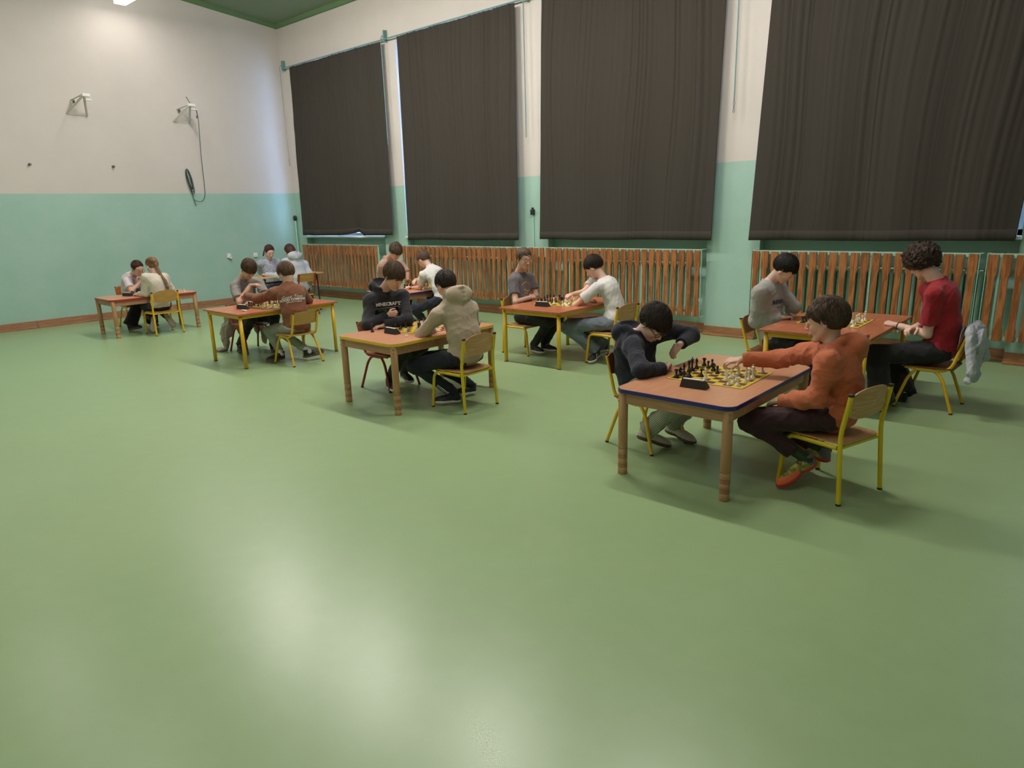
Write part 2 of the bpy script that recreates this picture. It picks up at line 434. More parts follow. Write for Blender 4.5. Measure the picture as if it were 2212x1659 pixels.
# window wall: pillars, lintel, thin breast panels set back under each window
PIT = 3.352; OPEN = [(.35+i*PIT, 3.05+i*PIT) for i in range(5)]
OPEN = [(.352, 3.05), (3.71, 6.365), (7.06, 9.715), (10.42, 13.07), (13.78, 16.42)]
Z0S = [1.31]*5; Z1 = 4.66
mb = MB(); xs = -.3
for a, b_ in OPEN:
    mb.box((xs, 0, 0), (a, .42, W_TOP+.1)); xs = b_
mb.box((xs, 0, 0), (RX+.3, .42, W_TOP+.1))
for (a, b_), Z0 in zip(OPEN, Z0S):
    mb.box((a, 0, Z1), (b_, .42, W_TOP+.1)); mb.box((a, .16, 0), (b_, .42, Z0-.03))
struct('wall_right', mb, M_wall)
for i, (a, b_) in enumerate(OPEN):
    Z0 = Z0S[i]
    wr = empty('window_%d' % (i+1), ((a+b_)/2, .25, Z0), kind='structure')
    wc = (a+b_)/2
    def loc(p): return (p[0]-wc, p[1]-.25, p[2]-Z0)
    fr = MB(); t = .06
    def bx(p, q): fr.box(loc(p), loc(q))
    bx((a, .2, Z0), (b_, .27, Z0+t)); bx((a, .2, Z1-t), (b_, .27, Z1)); bx((a, .2, Z0), (a+t, .27, Z1)); bx((b_-t, .2, Z0), (b_, .27, Z1))
    for k in (1, 2): x = a+(b_-a)*k/3; bx((x-.04, .2, Z0), (x+.04, .27, Z1))
    bx((a, .2, Z0+1.1), (b_, .27, Z0+1.18)); bx((a, .2, Z0+2.2), (b_, .27, Z0+2.28))
    fr.obj('window_frame', M_white, wr)
    for k in range(3):
        for zz in ((Z0, Z0+1.1), (Z0+1.18, Z0+2.2), (Z0+2.28, Z1)):
            x0_, x1_ = a+(b_-a)*k/3+.04, a+(b_-a)*(k+1)/3-.04
            MB().box(loc((x0_, .232, zz[0]+.04)), loc((x1_, .238, zz[1]-.04))).obj('pane', M_glass, wr)
    MB().box(loc((a-.01, -.045, Z0-.035)), loc((b_+.01, .21, Z0)), bev=.006).obj('window_sill', M_white, wr)
# cornice boards at the wall heads
struct('trim_1', MB().box((0, -.05, W_TOP-.02), (RX, 0, W_TOP+.09)), M_cornice)
mb = MB()
for y0, y1 in ((0, ym), (ym, RY)):
    mb.add([(0, y0, zc(y0)-.02), (.05, y0, zc(y0)-.02), (.05, y1, zc(y1)-.02), (0, y1, zc(y1)-.02), (0, y0, zc(y0)+.09), (.05, y0, zc(y0)+.09), (.05, y1, zc(y1)+.09), (0, y1, zc(y1)+.09)],
           [(0, 3, 2, 1), (4, 5, 6, 7), (1, 2, 6, 5), (0, 1, 5, 4), (2, 3, 7, 6), (3, 0, 4, 7)])
struct('trim_2', mb, M_cornice)
# skirting: board with a small quarter strip, plank by plank
def skirt(name, parts, m, axis):
    r = empty(name, kind='structure')
    for a, b_, o in parts:
        if axis == 'y':
            MB().box((o, b_, 0), (o+.018, a, .125), bev=.003).box((o+.018, b_, 0), (o+.045, a, .03), bev=.006).obj('skirting_board', m, r)
        else:
            MB().box((a, o-.018, 0), (b_, o, .125), bev=.003).box((a, o-.045, 0), (b_, o-.018, .03), bev=.006).obj('skirting_board', m, r)
skirt('baseboard_back', [(-.02-2.6*k, -.02-2.6*(k+1)+.004, 0) for k in range(4)], M_basey, 'y')
pr = []; xs = .05
for a, b_ in OPEN:
    pr.append((xs, a-.0, 0)); pr.append((a, b_, .16)); xs = b_
pr.append((xs, RX, 0))
skirt('baseboard_right', pr, M_base, 'x')

# ---------------------------------------------------------------- curtains
M_curt = mat('blackout_cloth', srgb(58, 52, 46), .95, sheen=.0, noise=.3, nscale=300, bump=.2, bscale=500)
def curtain(x0t, x1t, x0b, x1b, zt, zb, label, seed, tuck=0, fa=1.):
    r = np.random.default_rng(seed); nx, nz = 260, 60
    fr = []; P = []
    ph = np.cumsum(r.uniform(.25, 1.9, 44)); ph = ph/ph[-1]
    amp = r.uniform(.05, 1., 43)**1.5
    def fold(u, z):
        i = min(np.searchsorted(ph, u), 42); a = ph[i-1] if i > 0 else 0; b = ph[i]
        t = (u-a)/(b-a); return amp[i]*sin(pi*t)**1.5
    def wide(u, z): return sin(u*23+seed)*.5+sin(u*9.3+seed*2+z*.4)*.5
    V = []
    for j in range(nz+1):
        t = j/nz; z = zt+(zb-zt)*t
        for i in range(nx+1):
            u = i/nx; x = (x0t+(x1t-x0t)*u)*(1-t)+(x0b+(x1b-x0b)*u)*t
            k = 1-.72*t
            y = -.105-.030*fa*k*fold(u+.012*sin(z*1.7+seed+u*5), z)-(.012+.03*t)*wide(u, z)-.03*t
            zz = z
            if j == nz: pass
            if tuck and t > .8:
                q = (t-.8)/.2; y += .05*q*math.exp(-((u-tuck)/.05)**2); x += .05*q*q*math.exp(-((u-tuck+.06)/.06)**2); zz += .05*q*q*math.exp(-((u-tuck)/.08)**2)
            zz += .004*t*sin(u*9+seed)
            V.append((x, y, zz))
    F = [(j*(nx+1)+i, (j+1)*(nx+1)+i, (j+1)*(nx+1)+i+1, j*(nx+1)+i+1) for j in range(nz) for i in range(nx)]
    c = np.array([(x0t+x1t)/2, -.1, zb]); V = np.array(V)-c
    me = fast_mesh('curtain', V, F, M_curt)
    rt = empty('curtain', tuple(c), label=label, cat='curtain', group='dark blackout curtains over the windows')
    cl = link('curtain_cloth', me, rt); s = cl.modifiers.new('t', 'SOLIDIFY'); s.thickness = .006
    # stitched hem band, proud of the cloth
    H = V[-(nx+1)*3:]; nH = nx+1
    HV = np.array([h+np.array([0, -.004, 0]) for h in H]); HF = [(j*nH+i, (j+1)*nH+i, (j+1)*nH+i+1, j*nH+i+1) for j in range(2) for i in range(nx)]
    hm = link('hem', fast_mesh('hem', HV, HF, M_curt), rt); s = hm.modifiers.new('t', 'SOLIDIFY'); s.thickness = .004
curtain(.52, 3.43, .44, 3.46, 4.69, 1.335, 'dark charcoal curtain nearest the back corner, tucked up on its white sill', 3, tuck=.62)
curtain(3.88, 6.58, 3.84, 6.58, 4.69, 1.25, 'dark charcoal curtain with a bright strip of window light along its left edge', 5)
curtain(7.09, 9.90, 7.0, 9.83, 4.69, 1.265, 'dark charcoal curtain third from the back corner, above the long radiator cover', 8)
curtain(10.47, 13.22, 10.335, 13.03, 4.69, 1.265, 'widest dark charcoal curtain at the right edge, above the boy in the red T-shirt', 13, fa=.7)
curtain(13.95, 16.6, 13.85, 16.55, 4.69, 1.30, 'dark charcoal curtain beyond the right edge of the picture', 21)

M_teal = mat('teal_enamel', srgb(104, 140, 138), .4)
M_grey = mat('grey_steel', srgb(110, 112, 110), .4, metal=.6)
rl = empty('curtain_rail', (0.16, -.07, 4.72), label='long thin teal rail carrying the charcoal curtains along the window wall', cat='rail')
MB().tube([(0, 0, 0), (16.6, 0, 0)], .013).obj('rail_tube', M_teal, rl)
for k, x in enumerate((.02, 3.34, 6.61, 9.89, 13.3)):
    MB().box((x-.015, -.01, -.04), (x+.015, .07, .15), bev=.004).box((x-.01, .06, .0), (x+.01, .072, .16)).obj('bracket', M_teal, rl)
rods = [('thin steel pull rod hanging in the back corner left of the first curtain', .18), ('thin steel pull rod hanging between the first and second curtains', 3.49),
        ('thin steel pull rod hanging between the second and third curtains', 6.765), ('thin steel pull rod hanging between the third and fourth curtains', 10.05), ('thin steel pull rod hanging right of the widest curtain', 13.42)]
for lb, x in rods:
    r = empty('pull_rod', (x, -.13, 2.78), label=lb, cat='rod', group='pull rods hanging from the curtain rail')
    MB().tube([(0, 0, .17), (0, 0, 1.95)], .008 if x > 1 else .005, 8).tube([(0, 0, 1.95), (0, .03, 2.0), (0, .06, 1.96)], .006, 6).obj('rod', M_teal, r)
    mb = MB()
    for q in range(4):
        zz = .15-.04*q
        pts = [((.012*cos(a)) if q % 2 else 0, 0 if q % 2 else .012*cos(a), zz+.022*sin(a)) for a in [2*pi*i/10 for i in range(10)]]
        mb.tube(pts, .0032, 5, closed=True)
    mb.obj('hook_chain', M_grey, r)

# ---------------------------------------------------------------- radiators and slatted covers
M_pine = wood('pine_slat', srgb(128, 74, 36), srgb(168, 106, 58), 'z', 1.3, .42, coat=.15, obj_var=.13, knots=True)
M_screw = mat('screw_steel', srgb(215, 205, 200), .25, metal=1.)
rib = MB()
for dy in (0, .055):
    rib.box((-.018, dy, 0), (.018, dy+.035, .62), bev=.012)
rib.box((-.022, 0, .57), (.022, .09, .64), bev=.018).box((-.022, 0, -.02), (.022, .09, .05), bev=.018)
rib_me = rib.mesh('column', M_mintm)
for i, (a, b_) in enumerate(OPEN[:4]):
    wd = ['behind the short slatted cover near the corner', 'behind the left half of the long slatted cover', 'behind the right half of the long slatted cover', 'behind the slatted cover at the right edge'][i]
    r = empty('radiator', (a+.28, .02, .32), label='ribbed mint green column radiator '+wd, cat='radiator', group='mint radiators under the windows')
    n = 38
    for k in range(n): link('column', rib_me, r, (k*.056, 0, 0))
    MB().tube([(-.03, .045, .6), (n*.056-.02, .045, .6)], .016).tube([(-.03, .045, .02), (n*.056-.02, .045, .02)], .016).obj('header_pipe', M_mintm, r)
def slat_mesh():
    h0, h1 = .255, 1.135; H = h1-h0; we, wm = .043, .031
    pr = [(we, 0), (we, .105), (wm, .155), (wm, H-.235), (we, H-.19), (we, H)]
    poly = [(x, z) for x, z in pr]+[(-x, z) for x, z in reversed(pr)]
    n = len(poly); vs = [(x, -.009, z) for x, z in poly]+[(x, .009, z) for x, z in poly]
    fs = [tuple(range(n)), tuple(range(2*n-1, n-1, -1))]+[((i+1) % n, i, n+i, n+(i+1) % n) for i in range(n)]
    me = mesh_from('slat', vs, fs, M_pine)
    bm = bmesh.new(); bm.from_mesh(me); bmesh.ops.bevel(bm, geom=[e for e in bm.edges if abs(e.verts[0].co.y-e.verts[1].co.y) < 1e-6], offset=.003, segments=1, affect='EDGES'); bm.to_mesh(me); bm.free()
    return me
slat_me = slat_mesh()
def cover(x0, n, pitch, label, ends=(True, True)):
    r = empty('radiator_cover', (x0, -.135, 0), label=label, cat='radiator cover', group='slatted pine radiator covers')
    jr = np.random.default_rng(n)
    sv = MB()
    for k in range(n):
        x = .045+k*pitch+jr.uniform(-.003, .003); dz = jr.uniform(-.004, .004)
        link('slat', slat_me, r, (x, 0, .255+dz), None).rotation_euler = (0, jr.uniform(-.004, .004), 0)
        for sx in (-.024, .024):
            for z in (.275, 1.118):
                sv.lathe([(0.001, 0), (.0055, .001), (.0035, .004), (.001, .0045)], (0, 0, 0), 6, M=Matrix.Translation((x+sx, -.0095, z+dz)) @ Matrix.Rotation(pi/2, 4, 'X'))
    tag(sv.obj('screw_heads', M_screw, r), kind='stuff')
    Lx = (n-1)*pitch+.09
    f = MB()
    for z in (.262, 1.10): f.box((-.012, .012, z), (Lx+.012, .018, z+.045))
    f.obj('fixing_rail', M_mintm, r)
    k = 0
    while k*pitch*11 < Lx:
        x = .045+k*11*pitch+pitch/2
        MB().box((x-.01, .02, .262), (x+.01, .025, 1.145)).box((x-.01, .02, 1.135), (x+.01, .135+.15, 1.142)).obj('bracket_strap', M_mintm, r); k += 1
    for e, x in zip(ends, (-.012, Lx+.006)):
        if e: MB().box((x, .0, .25), (x+.006, .03, 1.145)).box((x, .01, 1.14), (x+.03, .29 if x < 0 else .15, 1.146)).box((x, .01, .25), (x+.03, .15, .256)).obj('end_strap', M_mintm, r)
    return r
cover(.36, 23, .1135, 'short slatted pine radiator cover beside the back corner, behind the girls at the farthest desk')
cover(3.70, 53, .1135, 'long slatted pine radiator cover running behind the middle tables')
cover(10.385, 21, .1138, 'slatted pine radiator cover at the right, behind the boy in the light grey sweatshirt')
cover(12.835, 24, .1135, 'slatted pine radiator cover cut off by the right edge of the picture')

# pipes
r = empty('heating_pipe', (.04, -.05, 0), label='mint green upright pipe with a black cap in the back corner', cat='pipe')
MB().tube([(0, 0, 0), (0, 0, 1.66)], .02).obj('upright_pipe', M_mintm, r)
M_black = mat('black_plastic', srgb(34, 31, 30), .5)
MB().lathe([(.02, 1.64), (.03, 1.66), (.036, 1.70), (.036, 1.73), (.026, 1.75)]).obj('pipe_cap', M_black, r)
MB().tube([(0, 0, .93), (.3, 0, .93), (.55, .06, .93)], .015).tube([(0, 0, .70), (.3, .03, .58), (.55, .06, .58)], .013).obj('branch_pipe', M_mintm, r)
r = empty('cable_conduit', (6.775, -.012, 0), label='thin mint conduit with a black vent cap on the pillar between second and third curtains', cat='pipe')
MB().tube([(0, 0, 0), (0, 0, 1.64)], .012).obj('conduit', M_mintm, r)
MB().box((-.03, -.04, 1.64), (.03, .012, 1.72), bev=.006).box((-.012, -.03, 1.715), (.012, 0, 1.75)).obj('vent_cap', M_black, r)
r = empty('radiator_valve', (9.67, -.02, .45), label='white curved radiator pipe and valve at the end of the long slatted cover', cat='pipe')
MB().tube([(-.14, .07, .0), (-.02, .05, .02), (.0, .0, .03), (.01, -.03, -.03), (-.01, -.02, -.12), (-.06, .02, -.15)], .016, bend=.03).obj('valve_pipe', M_white, r)
MB().lathe([(.016, 0), (.024, .005), (.024, .045), (.014, .05)], (-.075, .055, 0), axis='x').obj('valve_head', M_white, r)
r = empty('thermostat', (3.0, .06, .82), label='small grey-green radiator valve at the end of the short slatted cover', cat='pipe')
MB().tube([(-.05, 0, 0), (.02, 0, 0), (.02, 0, -.3)], .012, bend=.02).obj('valve_pipe', M_mintm, r)
MB().lathe([(.02, 0), (.03, .01), (.03, .05), (.015, .06)], (.02, 0, .0)).obj('valve_head', M_grey, r)

# ---------------------------------------------------------------- things on the back wall
M_brk = mat('bracket_paint', srgb(206, 199, 190), .5)
def wall_bracket(y, z, sgn, label, tilt):
    r = empty('wall_bracket', (0, y, z), label=label, cat='bracket')
    e = (.42, .0, .10)
    MB().tube([(.01, -.16, -.16), e], .021, 4).tube([(.01, .14, -.18), e], .018, 4).obj('arm', M_brk, r)
    MB().tube([(.01, -.07, .06), (e[0]-.03, e[1], e[2]+.01)], .013, 4).tube([(.0, -.16, -.17), (.0, .15, -.18)], .008, 4).obj('tie_bar', M_brk, r)
    MB().box((e[0]-.05, -.03, e[2]-.03), (e[0]+.03, .09, e[2]+.02), bev=.008).box((e[0]-.03, .01, e[2]-.09), (e[0]+.03, .11, e[2]-.07), bev=.004).obj('fork', M_white, r)
    MB().lathe([(.004, -.012), (.03, -.01), (.022, 0), (.03, .01), (.004, .012)], (.06, -.05, .03), axis='y').obj('pulley', M_grey, r)
    if sgn: MB().tube([(e[0], .01, e[2]+.02), (e[0]-.05, -.03, e[2]+.14)], .008, 6).box((e[0]-.02, .095, -.13), (e[0]+.01, .125, -.08)).tube([(e[0], .1, .05), (e[0]-.005, .11, -.1)], .004, 5).obj('clamp', M_grey, r)
    return r
wall_bracket(-4.02, 3.70, 0, 'left of the two white triangular steel brackets high on the back wall', 0)
wall_bracket(-2.24, 3.70, 1, 'right triangular steel bracket high on the back wall with a rope hanging from it', 0)
M_rope = mat('green_rope', srgb(34, 66, 62), .8, bump=.5, bscale=200)
r = empty('rope', (.03, -2.3, 2.68), label='dark green rope looped on a hook and running up to the right bracket', cat='rope')
mb = MB(); rr = np.random.default_rng(2)
for k in range(7):
    wv = rr.uniform(.02, .06); dl = rr.uniform(.3, .58); cy = rr.uniform(-.01, .06); off = rr.uniform(-.012, .012)
    pts = [(.012+.02*rr.random(), cy*.4*(1-cos(a))/2+wv*sin(a)+.10*(1-cos(a))/2*dl, -(1-cos(a))/2*dl) for a in [2*pi*i/16 for i in range(16)]]
    mb.tube(pts, .006, 6, closed=True)
mb.obj('coil', M_rope, r)
mb = MB(); mb.tube([(.39, .17, 1.05), (.36, .2, .9), (.15, .26, .3), (.05, .3, 0), (.02, .31, -.3), (.02, .30, -.5), (.02, .22, -.62), (.02, .10, -.60), (.02, .06, -.57)], .0055, 6, bend=.08)
mb.tube([(.02, .03, -.35), (.02, .06, -.57), (.02, .09, -.70)], .006, 6).obj('hanging_line', M_rope, r)
for y, z, lb in ((-4.88, 2.69, 'small dark wall hook at the far left of the back wall'), (-3.595, 2.69, 'small dark wall hook below and right of the left bracket')):
    r = empty('wall_hook', (0, y, z), label=lb, cat='hook', group='wall hooks')
    MB().lathe([(.022, 0), (.018, .01), (.01, .014), (.01, .05), (.02, .055), (.012, .07)], axis='x').obj('peg', M_grey, r)
def socket(y, z, label, lid):
    r = empty('wall_socket', (0, y, z), label=label, cat='socket')
    MB().box((0, -.042, -.045), (.035, .042, .045), bev=.008).obj('socket_box', M_white, r)
    if lid:
        MB().lathe([(.03, 0), (.03, .03), (.022, .034), (.02, .02), (.001, .02)], (.034, .012, -.03), axis='x').obj('plug', M_white, r)
    else: MB().lathe([(.026, 0), (.022, .002), (.001, .0021)], (.035, 0, 0), axis='x').lathe([(.006, 0), (.005, .003), (.001, .003)], (.037, 0, .0), axis='x', mi=1).obj('socket_well', [M_white, M_black], r)
socket(-1.66, .985, 'white wall socket with a round white plug in it', True)
socket(-1.075, .965, 'white empty wall socket beside the girl in the denim jacket', False)
r = empty('paper_cup', (13.0, .0, 1.3105), label='small white cup standing on the window sill at the right edge', cat='cup')
MB().lathe([(.028, 0), (.036, .09), (.034, .092), (.026, .004), (.001, .004)]).obj('cup_wall', M_white, r)
MB().lathe([(.038, .092), (.038, .098), (.03, .104), (.001, .104)]).obj('cup_lid', M_white, r)

# ---------------------------------------------------------------- lamps
M_house = mat('lamp_housing', srgb(235, 235, 232), .4)
M_lamps = {}; M_lamp0 = emit('lamp_diffuser_dim', LAMP_COL+(1,), LAMP_POWER*.42)
ORD = ['nearest the back wall', 'second from the back wall', 'third from the back wall', 'fourth from the back wall', 'fifth from the back wall']
for y, xs_, pw, rn in ((-3.2, (.98, 3.5, 6.0, 8.5, 11.0), 2.15, 'window side row'), (-6.5, (2.6, 5.8, 9.0, 12.2), .55, 'middle row'), (-9.6, (2.6, 5.8, 9.0, 12.2), .45, 'far row')):
    for i, x in enumerate(xs_):
        z = 5.35
        r = empty('ceiling_lamp', (x, y, z), label='white linear ceiling lamp, %s, %s' % (rn, ORD[i]), cat='lamp', group='linear ceiling lamps')
        MB().box((-.62, -.10, .03), (.62, .10, .09), bev=.012).obj('housing', M_house, r)
        if rn not in M_lamps: M_lamps[rn] = emit('lamp_diffuser', LAMP_COL+(1,), LAMP_POWER*pw)
        mb = MB(); mb.prism([(-.60, -.09), (.60, -.09), (.60, .09), (-.60, .09)], -.03, .03); mb.obj('diffuser', M_lamp0 if x < 1 else M_lamps[rn], r)
        MB().tube([(-.4, 0, .08), (-.4, 0, zc(y)-z+.06)], .008, 6).tube([(.4, 0, .08), (.4, 0, zc(y)-z+.06)], .008, 6).obj('hanger', M_grey, r)
# ---------------------------------------------------------------- furniture materials
M_beech = wood('beech_frame', srgb(176, 132, 92), srgb(200, 158, 116), 'z', .9, .5)
M_beechx = wood('beech_apron', srgb(172, 126, 92), srgb(194, 150, 114), 'x', .9, .5)
M_top_b = wood('laminate_beech', srgb(196, 138, 104), srgb(210, 154, 120), 'y', .8, .28)
M_top_o = wood('laminate_orange', srgb(178, 104, 72), srgb(196, 122, 88), 'y', .8, .26)
M_top_d = wood('laminate_desk', srgb(176, 140, 84), srgb(198, 160, 104), 'y', .8, .4)
M_ply = wood('chair_ply', srgb(178, 134, 88), srgb(204, 162, 114), 'y', 1.3, .4)
M_plyd = wood('chair_ply_dark', srgb(112, 62, 34), srgb(140, 82, 48), 'y', 1.3, .35)
M_plyo = wood('chair_ply_orange', srgb(168, 92, 44), srgb(190, 112, 58), 'y', 1.3, .35)
M_plyt = wood('chair_ply_tan', srgb(170, 126, 66), srgb(192, 150, 88), 'y', 1.3, .4)
M_yel = mat('yellow_enamel', srgb(222, 176, 34), .3, noise=.25, nscale=6)
M_yel2 = mat('lemon_enamel', srgb(214, 186, 26), .3, noise=.2, nscale=6)
M_red = mat('red_enamel', srgb(138, 28, 34), .3)
M_dbr = mat('brown_steel', srgb(58, 36, 34), .4)
M_bolt = mat('bolt_steel', srgb(150, 140, 120), .35, metal=.9)
M_cap = mat('rubber_cap', srgb(38, 34, 30), .6)
EDGE = {'blue': mat('edge_blue', srgb(30, 36, 112), .35), 'yellow': mat('edge_yellow', srgb(220, 178, 52), .35), 'red': mat('edge_red', srgb(168, 34, 40), .35), 'brown': mat('edge_brown', srgb(120, 74, 50), .4)}
RING = mat('leg_groove', srgb(120, 78, 48), .7)

def kids_table(x, y, rz, W, L, h, edge, label):
    """beech table: rounded top with coloured edge band, four turned legs with stacked extension rings"""
    r = empty('table', (x, y, 0), rz, label, 'table')
    t = .024; hw, hl = W/2, L/2
    po = rrect(-hw, -hl, hw, hl, .075); pi_ = rrect(-hw+.004, -hl+.004, hw-.004, hl-.004, .071)
    MB().prism(pi_, h-t, h).obj('table_top', M_top_b, r)
    mb = MB(); n = len(po)
    vs = [(a, b, z) for z in (h-t-.001, h-.001) for a, b in po]+[(a, b, z) for z in (h-t-.001, h-.001) for a, b in pi_]
    fs = []
    for i in range(n):
        j = (i+1) % n; fs += [(i, j, n+j, n+i), (n+i, n+j, 3*n+j, 3*n+i), (2*n+j, 2*n+i, 3*n+i, 3*n+j), (j, i, 2*n+i, 2*n+j)]
    mb.add(vs, fs); mb.obj('edge_band', EDGE[edge], r)
    lx, ly = hw-.045, hl-.045; rl_ = .031
    prof = []; z = 0
    lv = [(.0, .050), (.052, .060), (.062, .070), (.072, .112), (.114, .122), (.124, .132), (.134, .178), (.180, h-t)]
    for a, b in lv: prof += [(rl_-.0008, a), (rl_, a+.001), (rl_, b-.001), (rl_-.0008, b)]
    lme = MB().lathe(prof, seg=24)
    gz = [.051, .061, .071, .113, .123, .133, .179]
    for g in gz: lme.lathe([(rl_-.0005, g-.0022), (rl_+.0004, g-.001), (rl_+.0004, g+.001), (rl_-.0005, g+.0022)], seg=24, mi=1)
    lme = lme.mesh('leg', [M_beech, RING])
    for sx in (-1, 1):
        for sy in (-1, 1):
            lg = link('leg', lme, r, (sx*lx, sy*ly, 0))
            for zz in (h-t-.025, h-t-.062):
                MB().lathe([(.001, .004), (.0065, .0035), (.008, 0), (.008, -.003)], axis='x', M=Matrix.Rotation(atan2(sy, sx), 4, 'Z')).obj('bolt', M_bolt, lg, (cos(atan2(sy, sx))*rl_, sin(atan2(sy, sx))*rl_, zz))
    for s in (-1, 1):
        MB().box((-lx, s*ly-.011, h-t-.078), (lx, s*ly+.011, h-t), bev=.002).obj('apron', M_beechx, r)
        MB().box((s*lx-.011, -ly, h-t-.078), (s*lx+.011, ly, h-t), bev=.002).obj('apron', M_beechx, r)
    return r

def school_table(x, y, rz, W, L, h, label):
    """laminate table on a yellow tube frame"""
    r = empty('table', (x, y, 0), rz, label, 'table')
    t = .022; hw, hl = W/2, L/2
    MB().box((-hw, -hl, h-t), (hw, hl, h), bev=.002).obj('table_top', M_top_o, r)
    rl_ = .0215; lx, ly = hw-.05, hl-.05
    lme = MB().lathe([(rl_, .008), (rl_, h-t-.002)], seg=18).lathe([(rl_+.001, 0), (rl_+.0012, .009)], seg=18, mi=1).mesh('leg', [M_yel, M_cap])
    for sx in (-1, 1):
        for sy in (-1, 1): link('leg', lme, r, (sx*lx, sy*ly, 0))
    for s in (-1, 1):
        MB().box((-lx, s*ly-.012, h-t-.045), (lx, s*ly+.012, h-t), bev=.003).obj('frame_rail', M_yel, r)
        MB().box((s*lx-.012, -ly, h-t-.045), (s*lx+.012, ly, h-t), bev=.003).obj('frame_rail', M_yel, r)
    return r

def old_desk(x, y, rz, W, L, h, label):
    r = empty('desk', (x, y, 0), rz, label, 'desk')
    hw, hl = W/2, L/2
    MB().box((-hw, -hl, h-.02), (hw, hl, h), bev=.003).obj('table_top', M_top_d, r)
    for sy in (-1, 1):
        yy = sy*(hl-.12)
        for sx in (-1, 1):
            MB().tube([(sx*(hw-.04), yy, .012), (sx*(hw-.07), yy, h-.06), (sx*(hw-.10), yy, h-.03)], .014, 10, bend=.03).lathe([(.017, 0), (.017, .014)], (sx*(hw-.04), yy, 0), mi=1).obj('leg', [M_dbr, M_cap], r)
            MB().box((sx*(hw-.07)-.004, yy-.02, h-.09), (sx*(hw-.16), yy+.02, h-.02)).obj('corner_plate', M_dbr, r)
        MB().box((-hw+.06, yy-.012, h-.13), (hw-.06, yy+.012, h-.105)).obj('cross_bar', M_dbr, r)
    MB().box((-.012, -hl+.12, h-.135), (.012, hl-.12, h-.105)).obj('stretcher', M_dbr, r)
    return r

def shell_board(pts_u, zfun, w, thick, m, name, parent, curve=.02, n=14, rows=8, top=None):
    pass

def back_panel(w, z0, z1, arch, thick, curve, lean=0., xoff=0.):
    """curved plywood backrest in the y-z plane, facing +x"""
    ny = 18; mb = MB(); out = []
    ys = [(-w/2)+w*i/ny for i in range(ny+1)]
    def zt(y): u = abs(y)/(w/2); return z1-arch*(1-sqrt(max(0, 1-u**2.6)))
    def zb(y): u = abs(y)/(w/2); return z0+arch*.55*(1-sqrt(max(0, 1-u**3.2)))
    vs = []; rows = 5
    for sgn in (0, 1):
        for j in range(rows+1):
            for y in ys:
                a, b = zb(y), zt(y); z = a+(b-a)*j/rows
                x = xoff-curve*(1-(y/(w/2))**2)+lean*(z-z0)+(thick if sgn else 0)
                vs.append((x, y, z))
    N = (rows+1)*(ny+1); fs = []
    for j in range(rows):
        for i in range(ny):
            a = j*(ny+1)+i; fs.append((a, a+ny+1, a+ny+2, a+1)); fs.append((N+a, N+a+1, N+a+ny+2, N+a+ny+1))
    for i in range(ny):
        fs.append((i, i+1, N+i+1, N+i)); a = rows*(ny+1)+i; fs.append((a+1, a, N+a, N+a+1))
    for j in range(rows):
        a = j*(ny+1); fs.append((a+ny+1, a, N+a, N+a+ny+1)); a += ny; fs.append((a, a+ny+1, N+a+ny+1, N+a))
    return mb.add(vs, fs, 0, True)

def seat_panel(hx, hy, z, m, parent, curve=.012):
    ply = rrect(-hx, -hy, hx, hy, .05, 5); mb = MB(); nx = 10
    # grid plate with rounded corners: scale the outline inwards in rings
    rings = 5; n = len(ply); vs = []; fs = []
    for sg in (0, 1):
        for k in range(rings):
            s_ = 1-k/rings
            for a, b in ply:
                vs.append((a*s_, b*s_, z+curve*((b*s_/hy)**2-.5)-.012*max(0, (a*s_/hx))**3-(0 if sg else .009)))
        vs.append((0, 0, z-curve*.5-(0 if sg else .009)))
    B = rings*n+1
    for k in range(rings-1):
        for i in range(n):
            j = (i+1) % n
            fs.append((B+k*n+i, B+k*n+j, B+(k+1)*n+j, B+(k+1)*n+i)); fs.append((k*n+j, k*n+i, (k+1)*n+i, (k+1)*n+j))
    for i in range(n):
        j = (i+1) % n
        fs.append((B+(rings-1)*n+i, B+(rings-1)*n+j, B+rings*n)); fs.append(((rings-1)*n+j, (rings-1)*n+i, rings*n))
        fs.append((i, j, B+j, B+i))
    return mb.add(vs, fs, 0, True).obj('seat', m, parent)

def frame_chair(x, y, rz, label, col=None, ply=None):
    """school chair with straight side frames: front leg runs on as seat rail, arched plywood back between the posts"""
    col = col or M_yel2; ply = ply or M_ply
    r = empty('chair', (x, y, 0), rz, label, 'chair')
    R_ = .0135; Y = .195
    for s in (-1, 1):
        MB().tube([(.20, s*(Y+.005), .01), (.165, s*Y, .335), (-.17, s*Y, .335)], R_, 12, bend=.07).lathe([(R_+.001, 0), (R_+.001, .012)], (.20, s*(Y+.005), 0), mi=1).obj('leg', [col, M_cap], r)
        pl = MB().tube([(-.215, s*(Y+.012), .01), (-.185, s*(Y+.002), .42), (-.225, s*(Y-.002), .655)], R_, 12, bend=.05).lathe([(R_+.001, 0), (R_+.001, .012)], (-.215, s*(Y+.012), 0), mi=1).obj('leg', [col, M_cap], r)
        MB().lathe([(R_+.002, .650), (R_+.002, .664), (R_*.6, .668), (.001, .668)], (-.225, s*(Y-.002), 0)).obj('post_cap', M_cap, r)
        MB().box((-.222, s*(Y-.014)-.006, .535), (-.200, s*(Y-.014)+.006, .635), bev=.003).box((-.212, min(s*(Y-.014), s*(Y-.045)), .55), (-.204, max(s*(Y-.014), s*(Y-.045)), .62), bev=.002).obj('back_bracket', col, r)
    for xx in (-.175, .13): MB().tube([(xx, -Y, .333), (xx, Y, .333)], R_*.9, 10).obj('cross_rail', col, r)
    seat_panel(.19, .19, .357, ply, r)
    back_panel(.365, .50, .685, .075, .008, .022, -.13, -.200).obj('backrest', ply, r)
    return r

